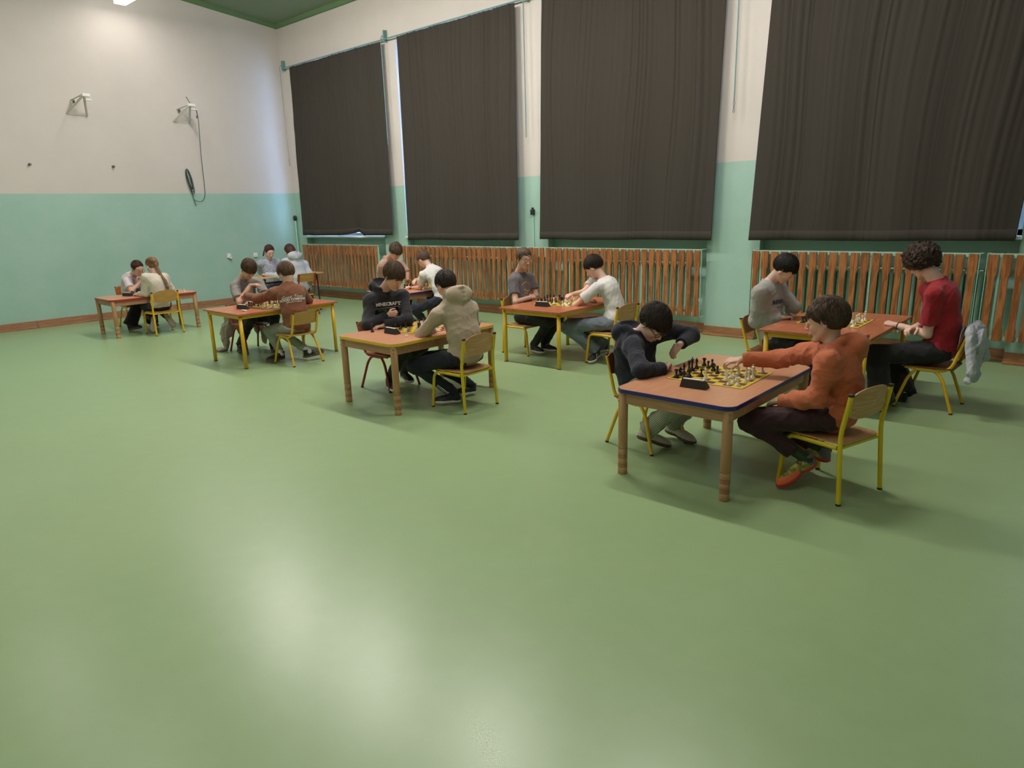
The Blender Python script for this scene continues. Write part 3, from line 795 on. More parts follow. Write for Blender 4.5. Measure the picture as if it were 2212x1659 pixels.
def stack_chair(x, y, rz, label, col, ply, hb=.66, w=.36):
    """school chair with bent uprights running under the seat onto splayed legs"""
    r = empty('chair', (x, y, 0), rz, label, 'chair')
    R_ = .0125; Y = .165
    for s in (-1, 1):
        MB().tube([(.03, s*Y, .332), (.07, s*Y, .337), (.125, s*(Y+.01), .27), (.205, s*(Y+.035), .01)][:4], R_, 12, bend=.06).lathe([(R_+.001, 0), (R_+.001, .012)], (.205, s*(Y+.035), 0), mi=1).obj('leg', [col, M_cap], r)
        MB().tube([(.03, s*Y, .332), (-.07, s*Y, .337), (-.125, s*(Y+.01), .27), (-.215, s*(Y+.035), .01)], R_, 12, bend=.06).lathe([(R_+.001, 0), (R_+.001, .012)], (-.215, s*(Y+.035), 0), mi=1).obj('leg', [col, M_cap], r)
        MB().tube([(.16, s*(Y-.002), .345), (-.165, s*(Y-.002), .338), (-.255, s*(Y-.002), hb)], R_, 12, bend=.08).obj('back_post', col, r)
        MB().lathe([(R_+.001, hb-.004), (R_+.001, hb+.006), (.001, hb+.008)], (-.255, s*(Y-.002), 0)).obj('post_cap', M_cap, r)
    seat_panel(.19, .185, .362, ply, r)
    back_panel(w, hb-.14, hb+.012, .02, .009, .02, -.27, -.199).obj('backrest', ply, r)
    return r

# ---------------------------------------------------------------- tables and chairs in place
TB = {'T8': (11.892, -4.385, -.02, .585), 'T5': (8.884, -4.376, -.025, .635), 'T6': (8.973, -2.194, .0, .638), 'T3': (5.899, -4.169, -.02, .650),
      'T1': (2.165, -4.204, -.03, .583), 'T7': (12.010, -2.163, -.01, .653), 'T4': (5.66, -1.585, .0, .585), 'T2': (2.37, -1.82, .0, .70)}
kids_table(11.892, -4.385, -.02, .80, 1.30, .585, 'blue', 'beech table with blue edge band, nearest the camera, orange hoodie boy on its right')
kids_table(8.884, -4.376, -.025, .83, 1.28, .635, 'yellow', 'beech table with yellow edge band, beige hoodie boy on its right')
kids_table(2.165, -4.204, -.03, .78, 1.31, .583, 'red', 'beech table with red edge band, farthest left by the back wall')
kids_table(5.66, -1.585, .0, .86, 1.30, .585, 'blue', 'beech table with blue edge band, half hidden behind the yellow edged one')
school_table(8.973, -2.194, .0, .872, 1.308, .638, 'orange-brown table on yellow tube legs, in the middle near the radiator cover')
school_table(5.899, -4.169, -.02, .88, 1.34, .650, 'orange-brown table on yellow tube legs with a scrap of white tissue on it')
school_table(12.010, -2.163, -.01, .89, 1.366, .653, 'orange-brown table on yellow tube legs, behind the orange hoodie boy at right')
old_desk(2.37, -1.82, .0, .52, 1.30, .70, 'light topped desk with dark brown metal legs in the back corner')
frame_chair(12.64, -4.42, radians(162.5), 'yellow framed chair with arched pale back under the orange hoodie boy')
stack_chair(11.345, -4.355, radians(-9), 'yellow chair with dark brown back under the boy in the navy hoodie', M_yel, M_plyd)
stack_chair(12.765, -2.13, radians(177), 'yellow bent-tube chair with a grey hoodie hung over its back', M_yel, M_plyd)
stack_chair(11.475, -2.26, radians(2), 'yellow chair with dark brown back under the boy in the light grey sweatshirt', M_yel, M_plyd)
frame_chair(8.43, -2.23, radians(-2), 'yellow chair under the boy with round glasses and dark grey T-shirt', M_yel)
frame_chair(9.62, -2.16, radians(176), 'yellow chair with arched back under the white T-shirt boy in the middle', M_yel)
stack_chair(8.365, -4.34, radians(3), 'red framed chair under the boy in the black hoodie', M_red, M_plyo)
frame_chair(9.50, -4.42, radians(180), 'yellow chair with arched pale back under the beige hoodie boy')
stack_chair(6.475, -4.22, radians(180), 'yellow bent-tube chair with flat tan back under the brown sweatshirt boy', M_yel, M_plyt, .625)
stack_chair(5.25, -4.14, radians(2), 'red framed chair draped with a beige jacket, under the boy leaning on his hand', M_red, M_plyo, .60)
frame_chair(2.62, -4.19, radians(179), 'yellow chair with arched back under the girl with the braid', M_yel, M_plyt)
stack_chair(1.40, -4.13, radians(0), 'yellow chair with orange-brown back under the girl with glasses', M_yel, M_plyo)
stack_chair(2.85, -1.84, radians(180), 'red framed chair with tan back under the long-haired girl in the corner', M_red, M_plyt, .74)
stack_chair(1.93, -1.84, radians(0), 'chair under the denim jacket girl, hidden behind the corner desk', M_red, M_plyt, .66)
stack_chair(6.36, -1.65, radians(176), 'red framed chair under the boy in the white polo shirt at the back', M_red, M_plyo, .64)
stack_chair(4.98, -1.62, radians(0), 'red chair under the boy in the dusty pink polo shirt at the back', M_red, M_plyo, .62)

# ---------------------------------------------------------------- chess mats, clocks, pieces
def mat_board():
    m = bpy.data.materials.new('chess_print'); m.use_nodes = True; nt = m.node_tree; N = nt.nodes; L = nt.links; b = N['Principled BSDF']
    tc = N.new('ShaderNodeTexCoord'); sp = N.new('ShaderNodeSeparateXYZ'); L.new(tc.outputs['Object'], sp.inputs[0])
    mp = N.new('ShaderNodeMapping'); mp.inputs['Scale'].default_value = (1/SQ, 1/SQ, 0); mp.inputs['Location'].default_value = (40, 40, .5); L.new(tc.outputs['Object'], mp.inputs[0])
    ck = N.new('ShaderNodeTexChecker'); ck.inputs['Scale'].default_value = 1; ck.inputs['Color1'].default_value = srgb(214, 184, 46); ck.inputs['Color2'].default_value = srgb(84, 44, 40); L.new(mp.outputs[0], ck.inputs[0])
    def absgt(o, t):
        a = N.new('ShaderNodeMath'); a.operation = 'ABSOLUTE'; L.new(o, a.inputs[0]); g = N.new('ShaderNodeMath'); g.operation = 'GREATER_THAN'; g.inputs[1].default_value = t; L.new(a.outputs[0], g.inputs[0]); return g.outputs[0]
    def mx(a, b_):
        q = N.new('ShaderNodeMath'); q.operation = 'MAXIMUM'; L.new(a, q.inputs[0]); L.new(b_, q.inputs[1]); return q.outputs[0]
    def mix(f, A, B):
        x = N.new('ShaderNodeMix'); x.data_type = 'RGBA'; L.new(f, x.inputs[0]); L.new(A, x.inputs[6]); x.inputs[7].default_value = B; return x.outputs[2]
    out = mx(absgt(sp.outputs[0], SQ*4), absgt(sp.outputs[1], SQ*4)); ln = mx(absgt(sp.outputs[0], SQ*4+.0195), absgt(sp.outputs[1], SQ*4+.0195))
    c = mix(out, ck.outputs[0], srgb(214, 184, 46)); c = mix(ln, c, srgb(120, 60, 40))
    L.new(c, b.inputs['Base Color']); b.inputs['Roughness'].default_value = .4
    return m
SQ = .0605
M_mat = mat_board()
HB = SQ*4+.0225
mat_me = MB().box((-HB, -HB, 0), (HB, HB, .0015)).mesh('chess_mat', M_mat)
M_bp = mat('piece_black', srgb(30, 28, 28), .32); M_wp = mat('piece_ivory', srgb(228, 220, 196), .35)
def piece_mesh(kind, m):
    base = [(.0175, 0), (.018, .003), (.0175, .007), (.0145, .010), (.0135, .014), (.0095, .019), (.0065, .026)]
    mb = MB()
    if kind == 'p':
        mb.lathe([(r*.9, z*.85) for r, z in base]+[(.005, .030), (.0048, .036), (.009, .0375), (.009, .0395), (.005, .0405), (.0078, .044), (.0092, .0485), (.0078, .053), (.004, .056), (.0005, .0565)], seg=16)
    elif kind == 'r':
        mb.lathe(base+[(.0088, .032), (.0085, .044), (.013, .0455), (.0135, .056), (.0095, .056), (.0095, .0525), (.0005, .0525)], seg=16)
    elif kind == 'b':
        mb.lathe(base+[(.0055, .036), (.0052, .046), (.0105, .048), (.0105, .0505), (.0058, .052), (.0085, .058), (.0088, .063), (.006, .070), (.0025, .074), (.003, .077), (.0005, .079)], seg=16)
    elif kind == 'q':
        mb.lathe(base+[(.006, .036), (.0055, .054), (.0115, .056), (.0115, .059), (.0065, .0605), (.008, .068), (.0125, .080), (.009, .0795), (.004, .082), (.0035, .085), (.0005, .0865)], seg=16)
    elif kind == 'k':
        mb.lathe([(r*1.05, z*1.05) for r, z in base]+[(.0065, .040), (.006, .058), (.0125, .060), (.0125, .063), (.007, .065), (.009, .074), (.0115, .081), (.007, .083), (.003, .085), (.0005, .086)], seg=16)
        mb.box((-.0018, -.0018, .085), (.0018, .0018, .0965)).box((-.0018, -.005, .089), (.0018, .005, .0925))
    elif kind == 'n':
        mb.lathe(base[:6]+[(.0105, .023), (.001, .024)], seg=16)
        pr = [(-.009, .022), (-.011, .034), (-.009, .046), (-.003, .056), (.001, .061), (.003, .056), (.009, .051), (.0155, .043), (.0155, .038), (.011, .037), (.005, .042), (.003, .039), (.008, .030), (.009, .022)]
        n = len(pr); v = [(x, -.0055, z) for x, z in pr]+[(x, .0055, z) for x, z in pr]
        mb.add(v, [tuple(range(n)), tuple(range(2*n-1, n-1, -1))]+[((i+1) % n, i, n+i, n+(i+1) % n) for i in range(n)], 0)
    me = mb.mesh('chess_'+kind, m)
    try: me.set_sharp_from_angle(angle=radians(50))
    except Exception: pass
    return me
PM = {(k, c): piece_mesh(k, m) for k in 'prnbqk' for c, m in (('b', M_bp), ('w', M_wp))}
KN = {'p': 'pawn', 'r': 'rook', 'n': 'knight', 'b': 'bishop', 'q': 'queen', 'k': 'king'}
ORD8 = ['first', 'second', 'third', 'fourth', 'fifth', 'sixth', 'seventh', 'eighth']
POS = {  # (row from the left player, file from the camera side): left player black
 'A': 'r00 n01 b02 q03 k04 b05 r07 p10 p11 p16 p17 p22 p23 n25 p34 | B31 P60 P61 P62 P53 N52 P44 P65 P66 P67 N55 R70 B72 Q73 K74 R77',
 'B': 'r00 n01 k06 r05 b02 p10 p11 p12 p15 p16 p17 q24 n25 p33 | P60 P61 P52 P53 N55 B42 P65 P66 P67 R70 N71 Q63 K76 R75',
 'C': 'r00 b02 q03 k04 r07 n12 p10 p11 p15 p16 p27 n25 p33 | B43 P60 P61 N52 P44 P65 P66 P57 R70 Q73 K76 R75 N62',
 'D': 'r00 k01 r03 n14 p10 p21 p12 p15 p16 b25 q24 | P60 P51 P62 P55 P66 P57 B43 N63 R73 K76 Q54 R75'}
def board(tk, cx, cy, rz, pos, desc, group, skip=()):
    h = TB[tk][3]
    r = link('chess_mat', mat_me, None, (cx, cy, h+.0008), rz); tag(r, 'yellow and dark brown chess mat '+desc, 'chess mat', 'roll-up chess mats')
    b, w_ = POS[pos].split('|')
    rr = np.random.default_rng(len(desc)); cnt = {}
    for side, toks in (('b', b.split()), ('w', w_.split())):
        for t in toks:
            if t in skip: continue
            k, i, j = t[0].lower(), int(t[1]), int(t[2])
            lx, ly = (i-3.5)*SQ+rr.uniform(-.005, .005), (j-3.5)*SQ+rr.uniform(-.005, .005)
            X = cx+lx*cos(rz)-ly*sin(rz); Y = cy+lx*sin(rz)+ly*cos(rz)
            rot = (0 if side == 'b' else pi)+rr.uniform(-.4, .4)
            o = link('chess_'+KN[k], PM[(k, side)], None, (X, Y, h+.0023), rot)
            cn = 'black' if side == 'b' else 'ivory'
            tag(o, '%s %s, %s row from the left player, %s file from the camera, %s' % (cn, KN[k], ORD8[i], ORD8[j], group), 'chess piece', 'chess pieces on the ' + group)
def single(k, side, x, y, z, rz, label, tilt=None):
    o = link('chess_'+KN[k], PM[(k, side)], None, (x, y, z), rz)
    if tilt: o.rotation_euler = tilt
    return tag(o, label, 'chess piece')
M_clock = mat('clock_black', srgb(36, 34, 34), .5); M_clockw = mat('clock_white', srgb(222, 216, 208), .45)
def clock(tk, x, y, rz, label):
    h = TB[tk][3]
    r = empty('chess_clock', (x, y, h+.0006), rz, label, 'chess clock', 'chess clocks')
    # long trapezoid body, sloping front towards the board, rocker bar on top
    yy = [(-.028, 0), (-.022, .052), (.002, .052), (.034, .012), (.034, 0)]; mb = MB(); n = len(yy)
    xa = [(-.088, -.075), (.088, .075)]
    vs = []
    for s in (-1, 1):
        for y_, z_ in yy: vs.append((s*(.088-.013*z_/.052), y_, z_))
    mb.add(vs, [tuple(range(n)), tuple(range(2*n-1, n-1, -1))]+[((i+1) % n, i, n+i, n+(i+1) % n) for i in range(n)])
    mb.obj('clock_body', M_clock, r)
    MB().box((-.07, -.020, .052), (.05, .0, .058), bev=.002).box((.045, -.02, .05), (.07, .0, .06), bev=.002).obj('rocker', M_clockw, r)
    return r
board('T8', 11.888, -4.350, .008, 'A', 'between the navy and orange hoodie boys', 'nearest table', skip=('p23',))
board('T5', 8.85, -4.29, -.005, 'C', 'of the yellow edged table', 'yellow edged table')
board('T6', 8.965, -2.18, .01, 'A', 'of the middle yellow legged table', 'middle table')
board('T7', 11.975, -2.14, .0, 'B', 'in front of the boy in the red T-shirt', 'red-shirted boy\'s table')
board('T3', 5.95, -4.17, -.02, 'D', 'beside the brown sweatshirt boy', 'brown-shirted boy\'s table')
board('T1', 2.20, -4.14, -.03, 'C', 'between the two girls by the back wall', 'red edged table')
board('T4', 5.68, -1.42, .0, 'B', 'of the half hidden blue edged table', 'half hidden table')
board('T2', 2.36, -1.86, .0, 'D', 'on the dark legged corner desk', 'corner desk', skip=('r00', 'k01', 'r03', 'R73', 'K76', 'R75'))
clock('T8', 11.893, -4.735, .06, 'black chess clock with a white rocker on the nearest blue edged table')
clock('T6', 8.94, -2.545, .12, 'black chess clock with a white rocker on the middle yellow legged table')
clock('T5', 8.83, -4.655, -.05, 'black chess clock with a white rocker on the yellow edged table')
clock('T3', 5.91, -4.56, .1, 'black chess clock on the table with the white tissue')
clock('T1', 2.12, -4.47, .3, 'black chess clock on the red edged table by the back wall')
single('q', 'b', 8.602, -4.704, TB['T5'][3]+.001, 0, 'black chess queen standing alone on the near left of the yellow edged table')
single('b', 'w', 9.085, -4.70, TB['T5'][3]+.001, 0, 'ivory chess bishop standing alone right of the clock on the yellow edged table')
single('p', 'w', 2.45, -3.72, TB['T1'][3]+.001, 0, 'ivory chess pawn taken off the board on the far end of the red edged table')
single('r', 'b', 11.995, -3.95, TB['T8'][3]+.001, 0, 'black chess piece off the board on the far end of the nearest table')
r = empty('tissue', (6.13, -4.66, TB['T3'][3]+.001), .3, 'crumpled white paper tissue at the front corner of a yellow legged table', 'tissue')
s_ = SDF((-.05, -.03, -.01), (.06, .04, .04), .004)
for k in range(9): s_.cone((rng.uniform(-.03, .035), rng.uniform(-.01, .012), .008), (rng.uniform(-.03, .035), rng.uniform(-.01, .012), .014), .008, .006, .004)
V, F = s_.mesh(); link('tissue_paper', fast_mesh('tissue', V, F, M_white), r)
# joint positions of the sixteen players, metres
PK='pel neck head sn sf en ef wn wf tn tf hn hf kn kf an af on of fw'
PD={
'orange':[[12.63,-4.42,0.46],[12.592,-4.4,0.858],[12.546,-4.38,1.031],[12.623,-4.55,0.799],[12.438,-4.26,0.788],[12.599,-4.62,0.601],[12.198,-4.171,0.702],[12.352,-4.52,0.518],[11.99,-4.258,0.69],[12.304,-4.5,0.491],[11.86,-4.338,0.67],[12.63,-4.505,0.46],[12.63,-4.335,0.46],[12.23,-4.652,0.402],[12.211,-4.452,0.363],[12.529,-4.52,0.191],[12.569,-4.3,0.196],[12.426,-4.64,0.03],[12.504,-4.28,0.123],[-0.986,-0.086,-0.139]],
'navy':[[11.3,-4.36,0.45],[11.274,-4.36,0.812],[11.41,-4.38,0.92],[11.317,-4.52,0.741],[11.383,-4.22,0.835],[11.485,-4.694,0.636],[11.502,-4.001,0.778],[11.551,-4.491,0.615],[11.523,-4.22,0.74],[11.527,-4.4,0.641],[11.443,-4.25,0.627],[11.3,-4.445,0.45],[11.3,-4.275,0.45],[11.71,-4.47,0.42],[11.71,-4.25,0.42],[11.429,-4.5,0.155],[11.458,-4.171,0.12],[11.516,-4.394,0.03],[11.556,-4.186,0.03],[0.683,-0.183,-0.707]],
'redtee':[[12.8,-2.14,0.48],[12.721,-2.14,1.063],[12.596,-2.12,1.208],[12.751,-2.32,0.952],[12.647,-1.98,0.956],[12.726,-2.259,0.626],[12.72,-1.93,0.7],[12.465,-2.153,0.665],[12.626,-2.2,0.67],[12.328,-2.111,0.68],[12.583,-2.28,0.654],[12.8,-2.225,0.48],[12.8,-2.055,0.48],[12.374,-2.344,0.434],[12.4,-1.873,0.354],[12.506,-2.539,0.08],[12.575,-2.132,0.08],[12.44,-2.61,0.03],[12.499,-2.092,0.03],[-0.75,0.433,-0.5]],
'greysw':[[11.5,-2.27,0.47],[11.418,-2.27,1.018],[11.561,-2.29,1.134],[11.4,-2.44,0.915],[11.437,-2.12,0.944],[11.354,-2.403,0.642],[11.58,-2.06,0.74],[11.554,-2.276,0.675],[11.514,-2.047,0.69],[11.649,-2.162,0.68],[11.647,-2.108,0.69],[11.5,-2.355,0.47],[11.5,-2.185,0.47],[11.92,-2.38,0.46],[11.92,-2.15,0.46],[11.88,-2.38,0.09],[11.88,-2.15,0.09],[12.05,-2.4,0.03],[12.05,-2.13,0.03],[0.785,0.069,-0.616]],
'white6':[[9.6,-2.1,0.45],[9.456,-2.1,0.933],[9.331,-2.1,1.074],[9.476,-2.24,0.843],[9.268,-1.98,0.893],[9.242,-2.332,0.642],[9.296,-2.227,0.791],[9.259,-2.08,0.667],[9.076,-2.156,0.74],[9.269,-2.0,0.669],[9.05,-2.328,0.72],[9.6,-2.185,0.45],[9.6,-2.015,0.45],[9.191,-2.435,0.403],[9.134,-2.276,0.402],[9.457,-2.22,0.126],[9.426,-2.0,0.151],[9.483,-2.362,0.03],[9.351,-1.945,0.05],[-0.791,-0.212,-0.574]],
'grey6':[[8.4,-2.2,0.44],[8.292,-2.2,0.974],[8.403,-2.21,1.157],[8.344,-2.36,0.879],[8.343,-2.04,0.894],[8.455,-2.449,0.649],[8.427,-2.024,0.679],[8.498,-2.22,0.682],[8.479,-2.25,0.667],[8.501,-2.16,0.686],[8.447,-2.3,0.654],[8.4,-2.285,0.44],[8.4,-2.115,0.44],[8.786,-2.23,0.411],[8.809,-2.087,0.404],[8.551,-2.242,0.1],[8.606,-2.101,0.1],[8.764,-2.303,0.03],[8.751,-2.112,0.03],[0.931,-0.339,-0.139]],
'mine':[[8.34,-4.34,0.44],[8.38,-4.36,1.005],[8.601,-4.39,1.143],[8.339,-4.5,0.881],[8.461,-4.2,0.91],[8.442,-4.639,0.676],[8.627,-4.283,0.7],[8.495,-4.42,0.75],[8.521,-4.512,0.66],[8.569,-4.34,0.768],[8.511,-4.611,0.66],[8.34,-4.425,0.44],[8.34,-4.255,0.44],[8.72,-4.44,0.43],[8.74,-4.22,0.43],[8.5,-4.462,0.1],[8.369,-4.167,0.13],[8.707,-4.523,0.03],[8.701,-4.265,0.03],[0.819,-0.029,-0.574]],
'beige':[[9.52,-4.4,0.46],[9.376,-4.38,0.973],[9.29,-4.38,1.093],[9.374,-4.57,0.832],[9.452,-4.24,0.853],[9.183,-4.598,0.653],[9.35,-4.1,0.7],[9.106,-4.38,0.639],[9.15,-4.2,0.67],[9.097,-4.3,0.643],[9.06,-4.28,0.67],[9.52,-4.485,0.46],[9.52,-4.315,0.46],[9.162,-4.696,0.379],[9.093,-4.464,0.392],[9.405,-4.441,0.1],[9.313,-4.133,0.1],[9.327,-4.535,0.03],[9.296,-4.202,0.03],[-0.858,0.121,-0.5]],
'brown':[[6.47,-4.2,0.42],[6.349,-4.18,0.943],[6.325,-4.18,1.075],[6.269,-4.33,0.833],[6.37,-4.03,0.829],[5.997,-4.397,0.758],[6.2,-3.84,0.69],[5.748,-4.42,0.792],[6.02,-3.98,0.68],[5.539,-4.38,0.758],[5.95,-4.03,0.68],[6.47,-4.285,0.42],[6.47,-4.115,0.42],[6.059,-4.324,0.354],[6.186,-4.289,0.383],[6.215,-4.304,0.1],[6.517,-4.117,0.13],[6.22,-4.49,0.03],[6.523,-4.077,0.06],[-0.897,-0.126,-0.423]],
'grey3':[[5.24,-4.13,0.45],[5.194,-4.15,0.962],[5.415,-4.15,1.089],[5.253,-4.29,0.864],[5.301,-3.97,0.889],[5.451,-4.356,0.686],[5.509,-4.017,0.722],[5.492,-4.2,0.884],[5.587,-4.235,0.68],[5.558,-4.14,0.893],[5.563,-4.348,0.68],[5.24,-4.215,0.45],[5.24,-4.045,0.45],[5.5,-4.24,0.46],[5.64,-4.0,0.45],[5.212,-4.302,0.1],[5.55,-4.02,0.09],[5.552,-4.466,0.03],[5.7,-4.02,0.03],[0.64,-0.056,-0.766]],
'denim':[[1.95,-1.84,0.45],[1.847,-1.84,0.95],[1.934,-1.84,1.122],[1.851,-2.0,0.894],[1.853,-1.66,0.886],[1.603,-1.88,0.739],[1.658,-1.556,0.714],[1.81,-1.9,0.688],[1.814,-1.75,0.683],[1.821,-1.85,0.684],[1.766,-1.8,0.677],[1.95,-1.925,0.45],[1.95,-1.755,0.45],[2.3,-1.93,0.45],[2.3,-1.72,0.45],[2.2,-1.93,0.09],[2.2,-1.72,0.09],[2.38,-1.93,0.03],[2.38,-1.72,0.03],[0.897,-0.126,-0.423]],
'hoodieg':[[2.82,-1.82,0.45],[2.627,-1.8,1.006],[2.546,-1.8,1.136],[2.629,-1.95,0.935],[2.694,-1.62,0.879],[2.605,-2.101,0.709],[2.851,-1.602,0.666],[2.398,-2.241,0.73],[2.596,-1.6,0.681],[2.259,-2.224,0.74],[2.522,-1.65,0.683],[2.82,-1.905,0.45],[2.82,-1.735,0.45],[2.46,-1.93,0.45],[2.46,-1.7,0.45],[2.6,-1.93,0.09],[2.6,-1.7,0.09],[2.44,-1.93,0.03],[2.44,-1.7,0.03],[-0.966,0.0,-0.259]],
'glasses':[[1.42,-4.12,0.44],[1.542,-4.12,0.87],[1.814,-4.14,0.994],[1.659,-4.27,0.79],[1.48,-3.96,0.8],[1.866,-4.309,0.631],[1.75,-3.93,0.63],[1.779,-4.12,0.758],[1.95,-4.1,0.6],[1.707,-4.08,0.835],[2.02,-4.15,0.6],[1.42,-4.205,0.44],[1.42,-4.035,0.44],[1.82,-4.22,0.42],[1.82,-4.02,0.42],[1.838,-4.405,0.09],[1.72,-4.02,0.09],[1.916,-4.365,0.03],[1.9,-4.02,0.03],[0.897,0.126,-0.423]],
'braid':[[2.6,-4.19,0.44],[2.583,-4.19,0.906],[2.521,-4.19,1.061],[2.62,-4.34,0.879],[2.497,-4.03,0.846],[2.54,-4.36,0.635],[2.45,-3.93,0.66],[2.316,-4.372,0.61],[2.3,-4.0,0.61],[2.27,-4.396,0.61],[2.22,-4.05,0.61],[2.6,-4.275,0.44],[2.6,-4.105,0.44],[2.25,-4.28,0.4],[2.25,-4.1,0.4],[2.56,-4.33,0.24],[2.56,-4.12,0.25],[2.56,-4.36,0.03],[2.58,-4.05,0.03],[-0.931,-0.131,-0.342]],
'pink4':[[5.0,-1.62,0.45],[5.118,-1.64,1.046],[5.371,-1.68,1.16],[5.154,-1.79,0.942],[5.174,-1.45,0.946],[4.952,-1.686,0.73],[5.297,-1.414,0.793],[4.846,-1.458,0.63],[5.458,-1.55,0.716],[5.029,-1.531,0.63],[5.187,-1.354,0.62],[5.0,-1.705,0.45],[5.0,-1.535,0.45],[5.4,-1.7,0.45],[5.4,-1.5,0.45],[5.3,-1.7,0.09],[5.3,-1.5,0.09],[5.47,-1.7,0.03],[5.47,-1.5,0.03],[0.704,-0.062,-0.707]],
'white4':[[6.35,-1.65,0.45],[6.067,-1.63,0.92],[5.935,-1.63,1.055],[6.092,-1.79,0.825],[6.094,-1.47,0.86],[5.915,-1.704,0.623],[5.938,-1.622,0.721],[5.674,-1.662,0.6],[5.701,-1.6,0.723],[5.676,-1.718,0.62],[5.749,-1.731,0.66],[6.35,-1.735,0.45],[6.35,-1.565,0.45],[6.161,-2.063,0.353],[5.97,-1.55,0.46],[6.1,-1.78,0.09],[6.1,-1.55,0.09],[5.95,-1.78,0.03],[5.95,-1.55,0.03],[-0.819,-0.029,-0.574]],
}
# ---------------------------------------------------------------- people
SKIN = {k: mat('skin_'+k, srgb(*c), .5, sss=.15, noise=.25, nscale=18, col2=srgb(c[0]-10, c[1]-22, c[2]-18)) for k, c in
        {'a': (218, 174, 152), 'b': (210, 166, 144), 'c': (224, 184, 166)}.items()}
LIP = mat('lips', srgb(190, 128, 116), .5)
EYEW = mat('eye_white', srgb(225, 220, 214), .25); EYED = mat('eye_iris', srgb(52, 38, 30), .15)
def hairmat(name, c, c2, streak=.5):
    m = mat('hair_'+name, srgb(*c), .62, spec=.3, noise=streak, nscale=60, col2=srgb(*c2), stretch=(1, 1, .3))
    return m
HAIR = {'brown': hairmat('brown', (66, 49, 38), (106, 84, 64)), 'dark': hairmat('dark', (36, 26, 23), (62, 46, 38)), 'black': hairmat('black', (20, 16, 16), (36, 29, 27)),
        'curly': hairmat('curly', (36, 25, 21), (78, 56, 40)), 'fair': hairmat('fair', (74, 54, 38), (116, 90, 66)), 'blond': hairmat('blond', (104, 74, 50), (158, 122, 86)),
        'streak': hairmat('streak', (26, 20, 20), (150, 122, 90), .28), 'auburn': hairmat('auburn', (52, 30, 28), (86, 54, 46)), 'buzz': hairmat('buzz', (76, 58, 46), (104, 84, 66))}
HAIRC = {'brown': (86, 66, 50), 'dark': (48, 36, 30), 'black': (28, 23, 23), 'curly': (58, 42, 34), 'fair': (104, 80, 58), 'blond': (142, 108, 78), 'streak': (92, 76, 60), 'auburn': (70, 44, 38), 'buzz': (96, 76, 60)}
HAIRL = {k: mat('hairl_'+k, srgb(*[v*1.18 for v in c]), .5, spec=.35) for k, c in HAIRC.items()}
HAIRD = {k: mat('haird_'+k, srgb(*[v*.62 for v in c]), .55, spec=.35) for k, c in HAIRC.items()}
def cloth(name, c, var=.3, ns=14, col2=None, rough=.9, sheen=.1, bump=.12, bs=500): return mat('cloth_'+name, srgb(*c), rough, noise=var, nscale=ns, col2=col2, bump=bump, bscale=bs, sheen=sheen)
CL = {'orange': cloth('orange', (186, 100, 64), .35, 60, srgb(160, 82, 50)), 'navy': cloth('navy', (24, 26, 40), .3), 'navy2': cloth('navy2', (44, 46, 66), .3),
      'red': cloth('red', (152, 24, 36), .3), 'grey': cloth('grey', (160, 156, 152), .25, 200), 'white': cloth('white', (212, 208, 206), .1),
      'greytee': cloth('greytee', (98, 92, 96), .3, 60), 'black': cloth('black', (34, 34, 40), .3), 'beige': cloth('beige', (176, 158, 136), .25, 10), 'brown': cloth('brown', (122, 74, 48), .3, 8), 'sand': cloth('sand', (158, 148, 132), .25, 12),
      'stone': cloth('stone', (132, 126, 122), .25, 20), 'denim': cloth('denim', (84, 92, 112), .95, 75, srgb(196, 198, 208), .85), 'ashgrey': cloth('ashgrey', (176, 178, 186), .2, 30),
      'pinkwhite': cloth('pinkwhite', (206, 196, 200), .15), 'cream': cloth('cream', (208, 196, 182), .2, 60), 'dusty': cloth('dusty', (172, 142, 128), .2, 20),
      'wine': cloth('wine', (56, 28, 34), .3), 'blackp': cloth('blackp', (26, 25, 28), .35, 10), 'ink': cloth('ink', (24, 28, 42), .3), 'jeans': cloth('jeans', (96, 106, 118), .6, 9, srgb(134, 142, 150)),
      'darkp': cloth('darkp', (38, 40, 40), .35), 'sage': cloth('sage', (142, 148, 134), .35, 9), 'stripe': cloth('stripe', (170, 170, 152), .2), 'sock': cloth('sock', (52, 66, 42), .3),
      'sockw': cloth('sockw', (208, 204, 200), .2), 'bluejean': cloth('bluejean', (66, 80, 100), .4, 12)}
def striped():
    m = CL['stripe']; nt = m.node_tree; N = nt.nodes; L = nt.links; b = N['Principled BSDF']
    tc = N.new('ShaderNodeTexCoord'); wv = N.new('ShaderNodeTexWave'); wv.bands_direction = 'X'; wv.inputs['Scale'].default_value = 26; wv.inputs['Distortion'].default_value = .5; wv.inputs['Detail'].default_value = 0
    mpp = N.new('ShaderNodeMapping'); mpp.inputs['Rotation'].default_value = (0, radians(-46), 0); L.new(tc.outputs['Object'], mpp.inputs[0]); L.new(mpp.outputs[0], wv.inputs[0]); mx = N.new('ShaderNodeMix'); mx.data_type = 'RGBA'; mx.inputs[6].default_value = srgb(182, 182, 166); mx.inputs[7].default_value = srgb(116, 118, 96)
    rp = N.new('ShaderNodeMapRange'); rp.inputs[1].default_value = .55; rp.inputs[2].default_value = .8; L.new(wv.outputs[1], rp.inputs[0]); L.new(rp.outputs[0], mx.inputs[0]); L.new(mx.outputs[2], b.inputs['Base Color'])
striped()
M_sole = mat('sole_white', srgb(206, 202, 198), .6); M_shoeb = mat('shoe_black', srgb(26, 25, 28), .6); M_soleb = mat('sole_gum', srgb(92, 72, 60), .6); M_shoew = mat('shoe_cream', srgb(196, 188, 174), .55)
M_soler = mat('sole_red', srgb(196, 44, 58), .5); M_lace = mat('lace', srgb(190, 186, 180), .7); M_frame = mat('glasses_metal', srgb(60, 52, 50), .3, metal=.6)
